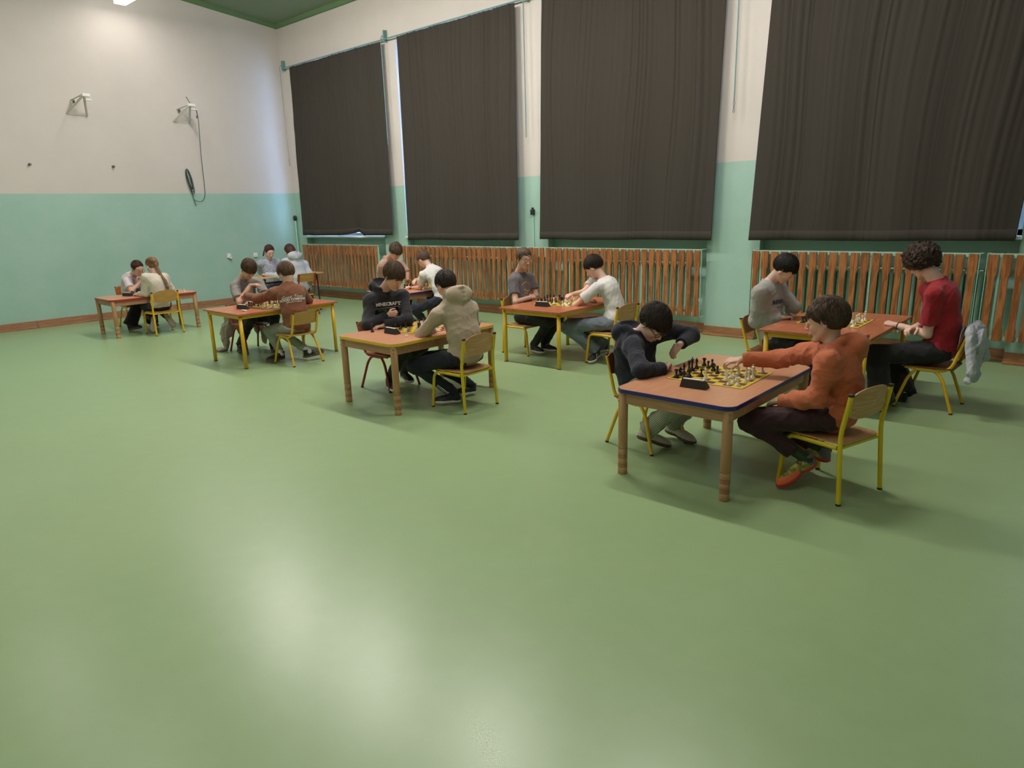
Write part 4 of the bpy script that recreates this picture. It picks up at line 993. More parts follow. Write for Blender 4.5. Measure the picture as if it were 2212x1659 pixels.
M_lens = bpy.data.materials.new('lens'); M_lens.use_nodes = True
lb = M_lens.node_tree.nodes['Principled BSDF']; lb.inputs['Alpha'].default_value = .12; lb.inputs['Roughness'].default_value = .03

def rot2(v, ax, a): return np.array(Matrix.Rotation(a, 3, Vector(ax)) @ Vector(v))

def head_frame(fw, neck, head):
    up = nrm(nrm(np.array(head)-np.array(neck))*.35+np.array([0, 0, 1.])); fw = nrm(fw)
    # the crown tips with the gaze
    lt = nrm(np.cross(up, fw)); up = np.cross(fw, lt)
    return np.stack([fw, lt, up])

def head_prims(s, H, C, S, mouth=0.):
    def P(x, y, z): return C+S*(x*H[0]+y*H[1]+z*H[2])
    E = lambda c, r, k=.02, **kw: s.ell(P(*c), np.array(r)*S, H, k, **kw)
    Cn = lambda a, b, ra, rb, k=.012, **kw: s.cone(P(*a), P(*b), ra*S, rb*S, k, **kw)
    E((-.012, 0, .028), (.094, .074, .088)); E((.022, 0, -.030), (.062, .058, .078), .03)
    E((.040, 0, .030), (.052, .058, .058), .02)
    for q in (-1, 1):
        Cn((-.005, q*.052, -.038), (.052, q*.020, -.094), .015, .014, .02)
        E((.056, q*.032, -.030), (.024, .020, .022), .02)
    E((.064, 0, -.096), (.018, .018, .014), .018)
    Cn((.076, -.026, .018), (.076, .026, .018), .012, .012, .014)
    for q in (-1, 1): E((.098, q*.031, .002), (.017, .017, .011), .010, op='s')
    for q in (-1, 1): s.ell(P(.0755, q*.031, .001), np.array((.0132, .0142, .0132))*S, H, .002)
    Cn((.088, 0, .010), (.106, 0, -.030), .0068, .0095, .010); E((.103, 0, -.034), (.010, .0095, .0075), .006)
    for q in (-1, 1): E((.096, q*.0105, -.036), (.008, .006, .006), .004)
    Cn((.084, -.016, -.062), (.084, .016, -.062), .0062, .0062, .008); E((.089, 0, -.0605), (.009, .013, .0055), .005); E((.086, 0, -.0705), (.010, .014, .0065), .005)
    s.ell(P(.099, 0, -.0655), np.array((.008, .018, .0016))*S, H, .002, op='s')
    for q in (-1, 1):
        A = 25*pi/180*q
        F = np.stack([nrm(H[0]*.95-H[1]*q*-.0+H[2]*-.15), nrm(H[1]*.85-H[0]*q*.5), H[2]])
        s.ell(P(-.006, q*.078, -.004), np.array((.017, .0075, .031))*S, F, .006)
        s.ell(P(.000, q*.0865, .002), np.array((.010, .006, .019))*S, F, .004, op='s')
        E((-.002, q*.079, -.030), (.008, .006, .010), .004)

def hand_prims(s, w, d, n, tsign, S, c=(.5, .6, .4), thumb=.5, spread=1., idx=None):
    """w wrist, d direction to the fingers, n palm normal; five fingers with three bones each"""
    d = nrm(d); n = nrm(np.array(n, float)-d*np.dot(n, d)); t = np.cross(d, n)*tsign
    w = np.array(w, float)
    kn = []
    for i, (x, y, L) in enumerate(((.076, .026, .066), (.080, .0085, .074), (.077, -.009, .069), (.069, -.025, .054))):
        k = w+S*(d*x+t*y*spread-n*.002); kn.append(k)
        s.cone(w+S*(d*.006+t*y*.55), k, .0135*S, .0100*S, .010)
        a = 0; p = k
        cc = idx if (i == 0 and idx) else c
        for j, (fr, r0, r1) in enumerate(((.45, .0090, .0082), (.31, .0082, .0074), (.24, .0074, .0062))):
            a += cc[j]*(1+.06*i)*pi/2
            q = p+S*L*fr*(d*cos(a)+n*sin(a)+t*(spread-1)*y*3)
            s.cone(p, q, r0*S, r1*S, .0025 if j else .004); p = q
    s.ell(w+S*(d*.045-n*0), np.array((.042, .030, .012))*S, np.stack([d, t, n]), .01)
    p = w+S*(d*.014+t*.020+n*.004); u = nrm(d*.62+t*.70+n*.30)
    q = p+u*.040*S; s.cone(p, q, .0140*S, .0105*S, .010)
    u2 = nrm(d*.85+t*(.35-.6*thumb)+n*(.2+.7*thumb)); q2 = q+u2*.030*S; s.cone(q, q2, .0102*S, .0088*S, .003)
    u3 = nrm(u2+d*.2*(1-thumb)+n*.3*thumb-t*.3*thumb); s.cone(q2, q2+u3*.024*S, .0088*S, .0068*S, .002)

def strand_paths(H, C, S, n, seed, mode, fringe=.03, scale=1.0, lift=0., m=6):
    """paths of locks laid over the skull from the crown outwards"""
    g = np.random.default_rng(seed); out = []
    cen = np.array([-.014, 0, .034]); rad = np.array([.100, .080, .096])*scale+lift
    for i in range(n):
        th = g.uniform(-pi, pi); front = cos(th)
        # where the lock ends: fringe in front, ear height at the side, nape behind
        zend = (fringe+g.uniform(-.016, .016) if front > .55 else (.004+.022*g.random() if front > -.25 else -.055)) + g.uniform(-.014, .014)
        if mode == 'curly' and front <= .55: zend -= .040
        if mode == 'pulled': zend = g.uniform(-.03, .05)
        p0 = nrm(g.normal(size=3)*[.5, .5, .15]+[-.1, 0, 1.2])
        p1 = nrm(np.array([cos(th), sin(th), (zend-cen[2])/rad[2]]))
        if mode == 'pulled': p0 = nrm(np.array([.75, sin(th)*.9, .75])+g.normal(size=3)*.15); p1 = nrm(np.array([-1, sin(th)*.25, -.15])+g.normal(size=3)*.08)
        if mode == 'long': p1 = nrm(np.array([cos(th)*.6-.5, sin(th), -.55]))
        st = g.uniform(0, .55); pts = []
        sw = g.normal()*.25*(1 if mode != 'curly' else 2)
        for t in np.linspace(st, min(1, st+.5+.5*g.random()), m):
            v = nrm(p0*(1-t)+p1*t+np.array([-sin(th), cos(th), 0])*sw*sin(pi*t))
            off = 1.0+.035*sin(pi*t)*(mode not in ('pulled', 'long'))+g.uniform(-.012, .022)*(.3 if mode in ('pulled', 'long') else 1)+(.05*max(0, v[2]-.5) if mode not in ('crop', 'pulled', 'long') else 0)
            if mode == 'curly': off += .05*g.random()
            q = cen+rad*v*off
            if mode == 'curly': q = q+g.normal(size=3)*.0085
            if front > .55 and t > .8 and mode in ('mop', 'side'): q = q+np.array([.006, .012 if mode == 'side' else 0, 0])
            pts.append(C+S*(q[0]*H[0]+q[1]*H[1]+q[2]*H[2]))
        out.append(pts)
    return out
def strands(s, H, C, S, n, seed, mode, r=.009, L=1., fringe=.03, k=.004, scale=1.0):
    for pts in strand_paths(H, C, S, n, seed, mode, fringe, scale):
        m = len(pts)
        for j in range(m-1):
            ra = r*S*(.55+.45*sin(pi*(j+.5)/m)); rb = r*S*(.55+.45*sin(pi*(j+1.5)/m)) if j < m-2 else r*S*.25
            s.cone(pts[j], pts[j+1], ra, rb, k)
def strand_tubes(paths, r, mi_rng):
    """thin tapered three-sided hairs following the paths"""
    P = np.array(paths); n, m, _ = P.shape
    P = np.stack([np.interp(np.linspace(0, m-1, 2*m-1), np.arange(m), P[i, :, a]) for i in range(n) for a in range(3)]).reshape(n, 3, 2*m-1).transpose(0, 2, 1)
    P[:, 1:-1] = (P[:, :-2]+2*P[:, 1:-1]+P[:, 2:])/4
    m = 2*m-1
    T = np.gradient(P, axis=1); T /= np.linalg.norm(T, axis=2, keepdims=True)+1e-9
    A = np.cross(T, np.array([.3, .2, 1.])); A /= np.linalg.norm(A, axis=2, keepdims=True)+1e-9; B = np.cross(T, A)
    rr = (r*(.35+.65*np.sin(np.pi*np.linspace(.08, .97, m))))[None, :, None]
    V = np.stack([P+(A*cos(a)+B*sin(a))*rr for a in (0, 2.094, 4.189)], 2).reshape(-1, 3)
    idx = (np.arange(n)[:, None]*m+np.arange(m-1)[None]).ravel()
    F = np.concatenate([np.stack([idx*3+k, idx*3+(k+1) % 3, (idx+1)*3+(k+1) % 3, (idx+1)*3+k], 1) for k in range(3)])
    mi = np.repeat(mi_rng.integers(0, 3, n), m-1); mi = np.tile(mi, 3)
    return V, F, mi

def hair_field(H, C, S, style, res, seed):
    P = lambda x, y, z: C+S*(x*H[0]+y*H[1]+z*H[2])
    long = style in ('long', 'braid', 'pony', 'tied')
    m = .34 if style in ('long', 'braid') else .165
    s = SDF(C-np.array([m, m, m+.0]), C+np.array([m, m, .17]), res)
    th = {'buzz': -.004, 'crop': .0, 'tied': .001, 'pony': .002, 'braid': .003}.get(style, .001)
    s.ell(P(-.014, 0, .034), (np.array((.100, .080, .097))+th)*S, H, .01)
    if style in ('long',):
        s.cone(P(-.045, 0, .0), P(-.075, 0, -.10), .082*S, .078*S, .03)
        a = P(-.075, 0, -.10); s.cone(a, a+np.array([0, 0, -.12])-H[0]*.01, .076*S, .062*S, .03)
    hl = {'buzz': .078, 'crop': .060, 'tied': .078, 'pony': .080, 'braid': .07, 'long': .05, 'side': .045, 'mop': .046, 'fringe': .046, 'curly': .03}.get(style, .05)
    s.ell(P(.108, 0, hl-.088), np.array((.078, .0735, .088))*S, H, .008, op='s')
    if style == 'buzz': s.noise(.0018, 400, seed)
    elif style == 'crop': strands(s, H, C, S, 160, seed, 'crop', .0055, fringe=.07, scale=1.0)
    elif style == 'mop': strands(s, H, C, S, 330, seed, 'mop', .0062, fringe=.040, scale=1.0)
    elif style == 'side': strands(s, H, C, S, 380, seed, 'side', .0065, fringe=.024, scale=1.03)
    elif style == 'fringe': strands(s, H, C, S, 280, seed, 'mop', .0062, fringe=.044, scale=1.0)
    elif style == 'curly': strands(s, H, C, S, 420, seed, 'curly', .0085, fringe=.030, scale=1.16)
    elif style == 'spiky':
        strands(s, H, C, S, 260, seed, 'mop', .0075, fringe=.045, scale=1.05)
        g = np.random.default_rng(seed)
        for i in range(7): s.cone(P(-.05+g.uniform(-.02, .02), g.uniform(-.02, .02), .125), P(-.06+g.uniform(-.05, .03), g.uniform(-.05, .05), .17), .006*S, .001*S, .003)
    else: s.noise(.0035, 110, seed, (1, 1, .2))
    # bare face, cleared ears, nape line
    s.ell(P(.112, 0, hl-.104), np.array((.078, .070, .088))*S, H, .003, op='s')
    if style == 'curly': s.ell(P(.0, 0, -.166), (np.array((.13, .12, .072)))*S, H, .01, op='s')
    elif style != 'long':
        for q in (-1, 1): s.ell(P(-.002, q*.100, -.014), np.array((.024, .034, .038))*S, H, .005, op='s')
        for q in (-1, 1): s.ell(P(.048, q*.080, -.058), np.array((.046, .044, .066))*S, H, .006, op='s')
        s.ell(P(.0, 0, -.135), np.array((.13, .12, .072))*S, H, .01, op='s')
    if style in ('pony', 'tied'):
        b = P(-.108, .0, .02); s.ell(b, np.array((.025, .025, .028))*S, H, .008)
        s.cone(b, P(-.115, .03, -.08), .022*S, .020*S, .01); s.cone(P(-.115, .03, -.08), P(-.09, .055, -.115), .019*S, .008*S, .01)
        if style == 'pony':
            s.cone(P(-.09, -.05, -.02), P(-.06, -.08, -.10), .018*S, .012*S, .01)
    return s

def torus_pts(c, u, v, r, n=16): return [c+u*r*cos(2*pi*i/n)+v*r*sin(2*pi*i/n) for i in range(n)]

def project_print(name, root, base, target_VF, center, right, up, size, m, text=None, shape=None, align='CENTER', off=.0035, spread=.055):
    """flat print (lettering or shape) laid onto a garment's surface"""
    V, F = target_VF
    bvh = BVHTree.FromPolygons([Vector(v) for v in V.tolist()], F.tolist())
    right = Vector(nrm(right)); up = Vector(nrm(up)); nn = right.cross(up)
    if text is not None:
        cu = bpy.data.curves.new('t', 'FONT'); cu.body = text; cu.align_x = align; cu.align_y = 'CENTER'; cu.size = size; cu.offset = .004*size/.05*0
        if shape == 'bold': cu.offset = size*.035
        if shape == 'italic': cu.shear = .45
        cu.resolution_u = 2
        o = bpy.data.objects.new('t', cu); COL.objects.link(o); dg = bpy.context.evaluated_depsgraph_get(); dg.update()
        me = bpy.data.meshes.new_from_object(o.evaluated_get(dg)); bpy.data.objects.remove(o)
    else:
        me = mesh_from(name, [(x, y, 0) for x, y in shape[0]], shape[1], m)
    bm = bmesh.new(); bm.from_mesh(me); bmesh.ops.triangulate(bm, faces=bm.faces[:])
    for _ in range(3):
        es = [e for e in bm.edges if e.calc_length() > .014]
        if not es: break
        bmesh.ops.subdivide_edges(bm, edges=es, cuts=1)
        bmesh.ops.triangulate(bm, faces=[f for f in bm.faces if len(f.verts) > 3])
    C = Vector(center); kill = []
    h0 = bvh.ray_cast(C+nn*.22, -nn, .5); d0 = h0[3] if h0[0] is not None else .22
    for v in bm.verts:
        p = C+right*v.co.x+up*v.co.y+nn*.22
        h = bvh.ray_cast(p, -nn, .5)
        if h[0] is None or abs(h[3]-d0) > spread: kill.append(v)
        else: v.co = h[0]+nn*off-Vector(base)
    bmesh.ops.delete(bm, geom=kill, context='VERTS')
    bm.to_mesh(me); bm.free(); me.materials.clear(); me.materials.append(m)
    if len(me.vertices) == 0: return None
    return link(name, me, root)

class Fig: pass
def person(key, label, skin='a', hair='brown', style='mop', top='tee', topc='white', legc='blackp', hs=1.04, s=1., res=.007, hres=.004, flare=0., bulk=1., seed=1,
           palms=None, curls=None, thumbs=(.5, .5), sleeve=.62, shoes=None, foot=1., glasses=None, bulge=.035, idxs=(None, None), hem=.06, capped=False, eyes=True, hoodsize=1., polo=False, sock=None, wrinkle=.006, hemcut=(.0, .0)):
    g = Fig(); D = dict(zip(PK.split(), [np.array(v, float) for v in PD[key]]))
    f = 1. if D['fw'][0] > 0 else -1.
    base = np.array([D['pel'][0], D['pel'][1], 0.])
    root = empty('person', tuple(base), label=label, cat='person', group='young chess players seated at the tables')
    pel, neck, head = D['pel'], D['neck'], D['head']
    H = head_frame(D['fw'], neck, head); S = hs
    up = nrm(neck-pel); lat = D['sf']-D['sn']; lat = nrm(lat-up*np.dot(lat, up)); fwd = np.cross(lat, up)
    if fwd[0]*f < 0: fwd = -fwd
    T = np.stack([fwd, lat, up]); TL = np.linalg.norm(neck-pel)
    Sp = lambda t: pel+(neck-pel)*t-fwd*bulge*sin(pi*t)
    skull = head-H[2]*.02
    hb = skull-H[0]*.02*S-H[2]*.055*S
    ts_n = 1. if f > 0 else -1.          # near hand is the right hand when facing +x
    def neck_pr(s, k=.02): s.cone(hb, Sp(.93)+up*.01, .050*s_, .052*s_, k)
    s_ = s
    # ---- skin: one continuous body
    pts = [D[k] for k in ('pel', 'neck', 'sn', 'sf', 'en', 'ef', 'wn', 'wf', 'kn', 'kf', 'an', 'af')]
    lo, hi = bounds(pts, .13)
    B = SDF(lo, hi, max(res, .008))
    B.ell(Sp(.06), (.095*s, .125*s, .09), T, .03).ell(Sp(.36), (.082*s, .11*s, .15), T, .03).ell(Sp(.70), (.085*s, .125*s, .15), T, .03)
    neck_pr(B); B.cone(Sp(.93), D['sn'], .046, .042*s, .03).cone(Sp(.93), D['sf'], .046, .042*s, .03)
    for a, b, c in (('sn', 'en', 'wn'), ('sf', 'ef', 'wf')):
        B.cone(D[a], D[b], .041*s, .034*s, .015).cone(D[b], D[c], .034*s, .0235*s, .012)
    for h, k, a, o in (('hn', 'kn', 'an', 'on'), ('hf', 'kf', 'af', 'of')):
        B.cone(D[h], D[k], .070*s, .048*s, .03).cone(D[k], D[a], .046*s, .029*s, .015).cone(D[a], D[a]*.75+D[o]*.25+np.array([0, 0, -.02]), .024, .018, .01)
    V, F = B.mesh(); parts = [(V, F)]
    HS = SDF(skull-.165*S, skull+.165*S, hres); head_prims(HS, H, skull, S); neck_pr(HS)
    V, F = HS.mesh(); parts.append((V, F)); headV = (V, F)
    for i, (e, w_, t, tsn) in enumerate((('en', 'wn', 'tn', ts_n), ('ef', 'wf', 'tf', -ts_n))):
        d = nrm(D[t]-D[w_]); pn = np.array(palms[i] if palms and palms[i] is not None else (0, 0, -1.), float)
        if abs(np.dot(pn, d)) > .95: pn = np.array([f, 0, -.3])
        hd = SDF(np.minimum(D[w_], D[w_]+d*.16)-.075, np.maximum(D[w_], D[w_]+d*.16)+.075, min(hres, .0045))
        hd.cone(D[w_]-(D[w_]-D[e])*.35, D[w_], .030*s, .0225*s, .01)
        hand_prims(hd, D[w_], d, pn, tsn, .94*s, curls[i] if curls and curls[i] else (.35, .45, .3), thumbs[i], idx=idxs[i])
        parts.append(hd.mesh())
    Vs, Fs, mi, o = [], [], [], 0
    for V, F in parts: Vs.append(V); Fs.append(F+o); o += len(V)
    V = np.concatenate(Vs); F = np.concatenate(Fs); fc = V[F].mean(1)
    q = (fc-skull) @ H.T/S; lipm = (((q-np.array([.090, 0, -.0655]))/np.array([.014, .020, .0105]))**2).sum(1) < 1
    link('body', fast_mesh('body', V-base, F, [SKIN[skin], LIP], lipm.astype(int)), root)
    # ---- eyes and brows
    hp = lambda x, y, z: skull+S*(x*H[0]+y*H[1]+z*H[2])-base
    if eyes:
        M = Matrix([list(H[0]), list(H[1]), list(H[2])]).transposed().to_4x4()
        for yy in (-1, 1):
            mb = MB(); c = hp(.0755, yy*.031, .001)
            # visible almond of the eye between the lids, iris low when looking down
            A = []; n = 12
            for i in range(n): a = 2*pi*i/n; A.append((.0141*S*sqrt(max(0, 1-(cos(a)*.75)**2-(sin(a)*.28)**2)), .0141*S*cos(a)*.75, .0141*S*sin(a)*.28-.0022))
            A = [(x+.0012, y, z) for x, y, z in A]; mb.add([(M @ Vector(v)+Vector(c))[:] for v in A+[(.0150*S, 0, -.0022)]], [(i, (i+1) % n, n) for i in range(n)], 0)
            I = [(.0152*S, .0052*cos(a)*S, .0036*sin(a)*S-.0030) for a in [2*pi*i/10 for i in range(10)]]
            mb.add([(M @ Vector(v)+Vector(c))[:] for v in I], [tuple(range(10))], 1)
            mb.obj('eye', [EYEW, EYED], root)
            MB().tube([hp(.0905, yy*.014, .021), hp(.0905, yy*.028, .0265), hp(.082, yy*.044, .0215)], .0028*S, 6).obj('eyebrow', HAIR[hair], root)
    V, F = hair_field(H, skull, S, style, hres if style not in ('long', 'braid') else max(hres, .006), seed).mesh()
    md = {'buzz': 'crop', 'fringe': 'mop', 'spiky': 'mop', 'tied': 'pulled', 'pony': 'pulled', 'braid': 'pulled'}.get(style, style)
    sc_ = {'mop': 1.0, 'side': 1.03, 'curly': 1.16, 'crop': 1.0, 'long': 1.0, 'pulled': 1.0}[md]+(.03 if style == 'spiky' else 0)
    fr_ = {'mop': .040, 'fringe': .044, 'side': .024, 'curly': .030, 'crop': .066}.get(style, .045)
    hr = np.random.default_rng(seed+1)
    nS = int(520*(.0045/max(hres, .0032))**.7)
    v2, f2, m2 = strand_tubes(strand_paths(H, skull, S, nS, seed+50, md, fr_, sc_, lift={'mop': .0085, 'side': .0095, 'curly': .006, 'crop': .0045}.get(md, .004), m=7), (.0021 if md != 'crop' else .0014)*max(1, hres/.0045), hr)
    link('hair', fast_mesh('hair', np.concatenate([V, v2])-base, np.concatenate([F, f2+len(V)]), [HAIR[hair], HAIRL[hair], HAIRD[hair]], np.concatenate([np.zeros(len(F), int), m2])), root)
    if glasses:
        gr = empty('glasses', (0, 0, 0)); gr.parent = root
        mt = {'black': M_black, 'metal': M_frame}[glasses]; rr = .0225 if glasses == 'metal' else .021
        u, v = H[1], H[2]; ar = .0016 if glasses == 'metal' else .0023
        for yy in (-1, 1):
            c = hp(.1005, yy*.0315, -.004)
            if glasses == 'metal': ps = torus_pts(c, u, v, rr*S, 18)
            else: ps = [c+S*(u*a+v*b) for a, b in rrect(-.024, -.0155, .024, .0155, .007, 3)]
            MB().tube(ps, ar*S, 6, closed=True).obj('lens_rim', mt, gr)
            MB().add([tuple(p) for p in ps], [tuple(range(len(ps)))]).obj('lens', M_lens, gr)
            MB().tube([hp(.1005, yy*.053, .004), hp(.09, yy*.066, .005), hp(.0, yy*.082, .012)], ar*S, 6).obj('temple_arm', mt, gr)
        MB().tube([hp(.1005, -.010, .0), hp(.1075, 0, .003), hp(.1005, .010, .0)], ar*S, 6).obj('bridge', mt, gr)
    # ---- top
    o_ = .0 if top in ('tee',) else .006
    sl = top != 'tee'
    lo, hi = bounds([pel, neck, D['sn'], D['sf'], D['en'], D['ef']]+([D['wn'], D['wf']] if sl else [])+([neck-fwd*.20, neck+up*.05] if top == 'hoodie' else []), .15)
    Tt = SDF(lo, hi, res)
    hp0 = Sp(0)-up*hem; cut = [(hp0, -nrm(up+fwd*.15))]
    b_ = bulk
    Tt.ell(Sp(.05), np.array((.124+o_, .158+o_, .13))*[b_*s, b_*s, 1], T, .04, cut=cut).ell(Sp(.36), np.array((.116+o_, .148+o_, .18))*[b_*s, b_*s, 1], T, .05, cut=cut).ell(Sp(.70), np.array((.116+o_, .160+o_, .17))*[b_*s, s, 1], T, .05)
    Tt.cone(Sp(.91), D['sn'], .060, .060*s+o_, .05).cone(Sp(.91), D['sf'], .060, .060*s+o_, .05)
    for a, b, c in (('sn', 'en', 'wn'), ('sf', 'ef', 'wf')):
        A, Bq, Cq = D[a], D[b], D[c]
        if not sl:
            e = A+(Bq-A)*sleeve; Tt.cone(A, e+nrm(Bq-A)*.03, .060*s, .068*s, .025, cut=[(e, nrm(Bq-A))])
        else:
            Tt.cone(A, Bq, .060*s+o_, .053*s+o_, .06); e = A*0+Cq-(Cq-Bq)*.06
            Tt.cone(Bq, Cq, .056*s+o_, .041*s+o_, .02, cut=[(e, nrm(Cq-Bq))])
    Tt.noise(wrinkle*2.1, 19, seed, (1, 1, .8)); Tt.noise(wrinkle*.7, 48, seed+5)
    if sl:
        for b, c in (('en', 'wn'), ('ef', 'wf')):
            Bq, Cq = D[b], D[c]; d = nrm(Cq-Bq); e = Cq-(Cq-Bq)*.08
            if top != 'jacket': Tt.cone(e-d*.035, e, .041*s, .038*s, .004, cut=[(e+d*.004, d), (e-d*.045, -d)])
    # collar opening
    nb = Sp(.94)+up*.03
    Tt.cone(nb-up*.005, nb+up*.09-fwd*.0, .053*s, .075*s, .006, op='s')
    if top in ('tee', 'sweat'):
        rg = torus_pts(nb+fwd*.006-up*.002, fwd*1.05-up*.25, lat, .060*s, 20)
        for i in range(20): Tt.cone(rg[i], rg[(i+1) % 20], .0085, .0085, .004)
    if top == 'hoodie':
        z = hoodsize
        rg = torus_pts(nb-fwd*.014+up*.026, fwd*1.0-up*.30, lat, .079*s, 24)
        for i in range(24):
            bk = max(0, -np.dot(rg[i]-nb, fwd))/.08; Tt.cone(rg[i]+up*.022*bk, rg[(i+1) % 24]+up*.022*bk, (.016+.014*bk)*z, (.016+.014*bk)*z, .008)
        c = nb-fwd*.100*z+up*.006
        Fh = np.stack([nrm(fwd*.9-up*.30), lat, nrm(up*.9+fwd*.30)])
        Tt.ell(c, np.array((.074, .122, .078))*z, Fh, .02); Tt.cone(c-up*.04*z-fwd*.01, c-up*.125*z+fwd*.03, .06*z, .016, .03)
        Tt.ell(c+up*.062*z+fwd*.045, np.array((.066, .080, .055))*z, Fh, .012, op='s')
        for q in range(4): a = c+up*(.045-.034*q)*z-fwd*(.062-.004*q)*z; Tt.cone(a-lat*.075*z+fwd*.05, a-fwd*.012, .006, .013, .014).cone(a-fwd*.012, a+lat*.075*z+fwd*.05, .013, .006, .014)
        # the hood laps down over the collar bones
        for q in (-1, 1): Tt.cone(nb+lat*q*.085+up*.005, nb+fwd*.085-up*.075+lat*q*.012, .022*z, .012, .015)
    if polo or top == 'jacket':
        for q in (-1, 1):
            a = nb+fwd*.062-up*.02+lat*q*.012; b = nb+lat*q*.058+up*.012-fwd*.0; c = nb-fwd*.056+lat*q*.02+up*.024
            Tt.cone(a, b, .010, .013, .006).cone(b, c, .013, .014, .006)
    if top == 'jacket':
        Tt.cone(nb+fwd*.09-up*.10, nb+fwd*.075+up*.02, .006, .036, .01, op='s')
    Vt, Ft = Tt.mesh()
    nm = {'tee': 't_shirt', 'sweat': 'sweatshirt', 'hoodie': 'hoodie', 'jacket': 'denim_jacket'}[top]
    if polo: nm = 'polo_shirt'
    tc_ = topc if isinstance(topc, (list, tuple)) else [topc]
    link(nm, fast_mesh('top', Vt-base, Ft, CL[tc_[0]]), root)
    # ---- trousers
    lo, hi = bounds([D[k] for k in ('hn', 'hf', 'kn', 'kf', 'an', 'af')], .13)
    L_ = SDF(lo, hi, res)
    L_.ell(Sp(.0), (.108*s*b_, .150*s*b_, .088), T, .03, cut=[(Sp(.20), up)])
    for h, k, a, hc in (('hn', 'kn', 'an', hemcut[0]), ('hf', 'kf', 'af', hemcut[1])):
        A, K, E_ = D[h], D[k], D[a]; d = nrm(E_-K); e = E_-d*(hc-.012)
        L_.cone(A, K, .086*s, .069*s+flare*.15, .05); L_.cone(K, e+d*.02, .068*s+flare*.2, .050*s+flare, .03, cut=[(e, d)])
    L_.noise(.017, 18, seed+9, (.7, 1, 1)); L_.noise(.0045, 50, seed+3)
    Vl, Fl = L_.mesh(); link('trousers', fast_mesh('trousers', Vl-base, Fl, CL[legc]), root)
    if sock:
        for k, a in (('kn', 'an'), ('kf', 'af')):
            d = nrm(D[a]-D[k]); mb = SDF(*bounds([D[a]-d*.13, D[a]+d*.03], .05), .005); mb.cone(D[a]-d*.13, D[a]+d*.02, .038*s, .034*s).noise(.0015, 120, 3); V, F = mb.mesh(); link('sock', fast_mesh('sock', V-base, F, CL[sock]), root)
    # ---- shoes
    sh = shoes or {}
    M3 = [sh.get('up', M_shoeb), sh.get('sole', M_sole), sh.get('c3', sh.get('up', M_shoeb)), sh.get('c4', sh.get('up', M_shoeb))]
    for a, o, k in (('an', 'on', 'kn'), ('af', 'of', 'kf')):
        A = D[a]; O = D[o].copy()
        dv = nrm(O-(A-np.array([0, 0, .075]))); nu = np.array(sh.get('nn', (0, 0, 1.)), float); nn = nrm(nu-dv*np.dot(nu, dv)); sd = np.cross(nn, dv)
        if sh.get('flip'): pass
        heel = A-nn*.080-dv*.045
        Fl_ = .245*s*foot; s0 = s; s = s*foot; Ff = np.stack([dv, sd, nn]); pt = lambda x, y, z: heel+dv*x+sd*y+nn*z
        q = SDF(heel-.05+np.minimum(dv*Fl_, 0)-.06, heel+np.maximum(dv*Fl_, 0)+.14, .0045 if hres < .0045 else .006)
        cb = [(heel, -nn)]
        q.ell(pt(.045, 0, .035), (.055, .034, .052), Ff, .012, cut=cb).ell(pt(.165*s, 0, .020), (.078, .042, .040), Ff, .03, cut=cb).cone(pt(.05, 0, .055), pt(.14*s, 0, .035), .033, .030, .02)
        q.cone(pt(.035, 0, .05), pt(.03, 0, .088), .034, .036, .012, cut=[(pt(0, 0, .098), nn)])
        q.cone(pt(.04, 0, .085), pt(.035, 0, .13), .026, .030, .004, op='s')
        # sole slab
        q.ell(pt(.05, 0, .010), (.062, .038, .016), Ff, .01, cut=[(heel, -nn), (pt(0, 0, .022), nn)]).ell(pt(.165*s, 0, .010), (.086, .047, .016), Ff, .02, cut=[(heel, -nn), (pt(0, 0, .022), nn)])
        for i in range(5): x = .10+.016*i; q.cone(pt(x, -.020, .062-.009*i), pt(x+.008, .020, .062-.009*i), .0035, .0035, .002)
        V, F = q.mesh(); fc = V[F].mean(1)-heel; x = fc @ dv; z = fc @ nn; y = fc @ sd
        mi = np.where(z < .023, 1, 0)
        if 'c3' in sh: mi = np.where((z >= .023) & (z-.023 > .9*(x-.02)) & (x < .09), 2, mi); mi = np.where((z >= .023) & (x > .12) & (z < .052), 3, mi)
        if sh.get('stripe'):
            c = (x-.115)+(z-.045)*1.3; mi = np.where((np.abs(c) < .012) & (z > .023) & (z < .06) & (np.abs(y) > .018), 1, mi)
        link('shoe', fast_mesh('shoe', V-base, F, M3, mi), root)
        s = s0
        if 'lace' in sh:
            lc = MB()
            for i in range(5): xx = .095+.017*i; lc.tube([tuple(pt(xx, -.024, .070-.010*i)-base), tuple(pt(xx+.008, 0, .083-.0115*i)-base), tuple(pt(xx+.002, .024, .070-.010*i)-base)], .0028, 5)
            lc.tube([tuple(pt(.09, 0, .088)-base), tuple(pt(.08, .03, .095)-base), tuple(pt(.10, .04, .075)-base)], .0025, 5).obj('laces', sh['lace'], root)
    g.root = root; g.base = base; g.top = (Vt, Ft); g.legs = (Vl, Fl); g.D = D; g.T = T; g.H = H; g.skull = skull; g.Sp = Sp; g.S = S; g.f = f
    return g
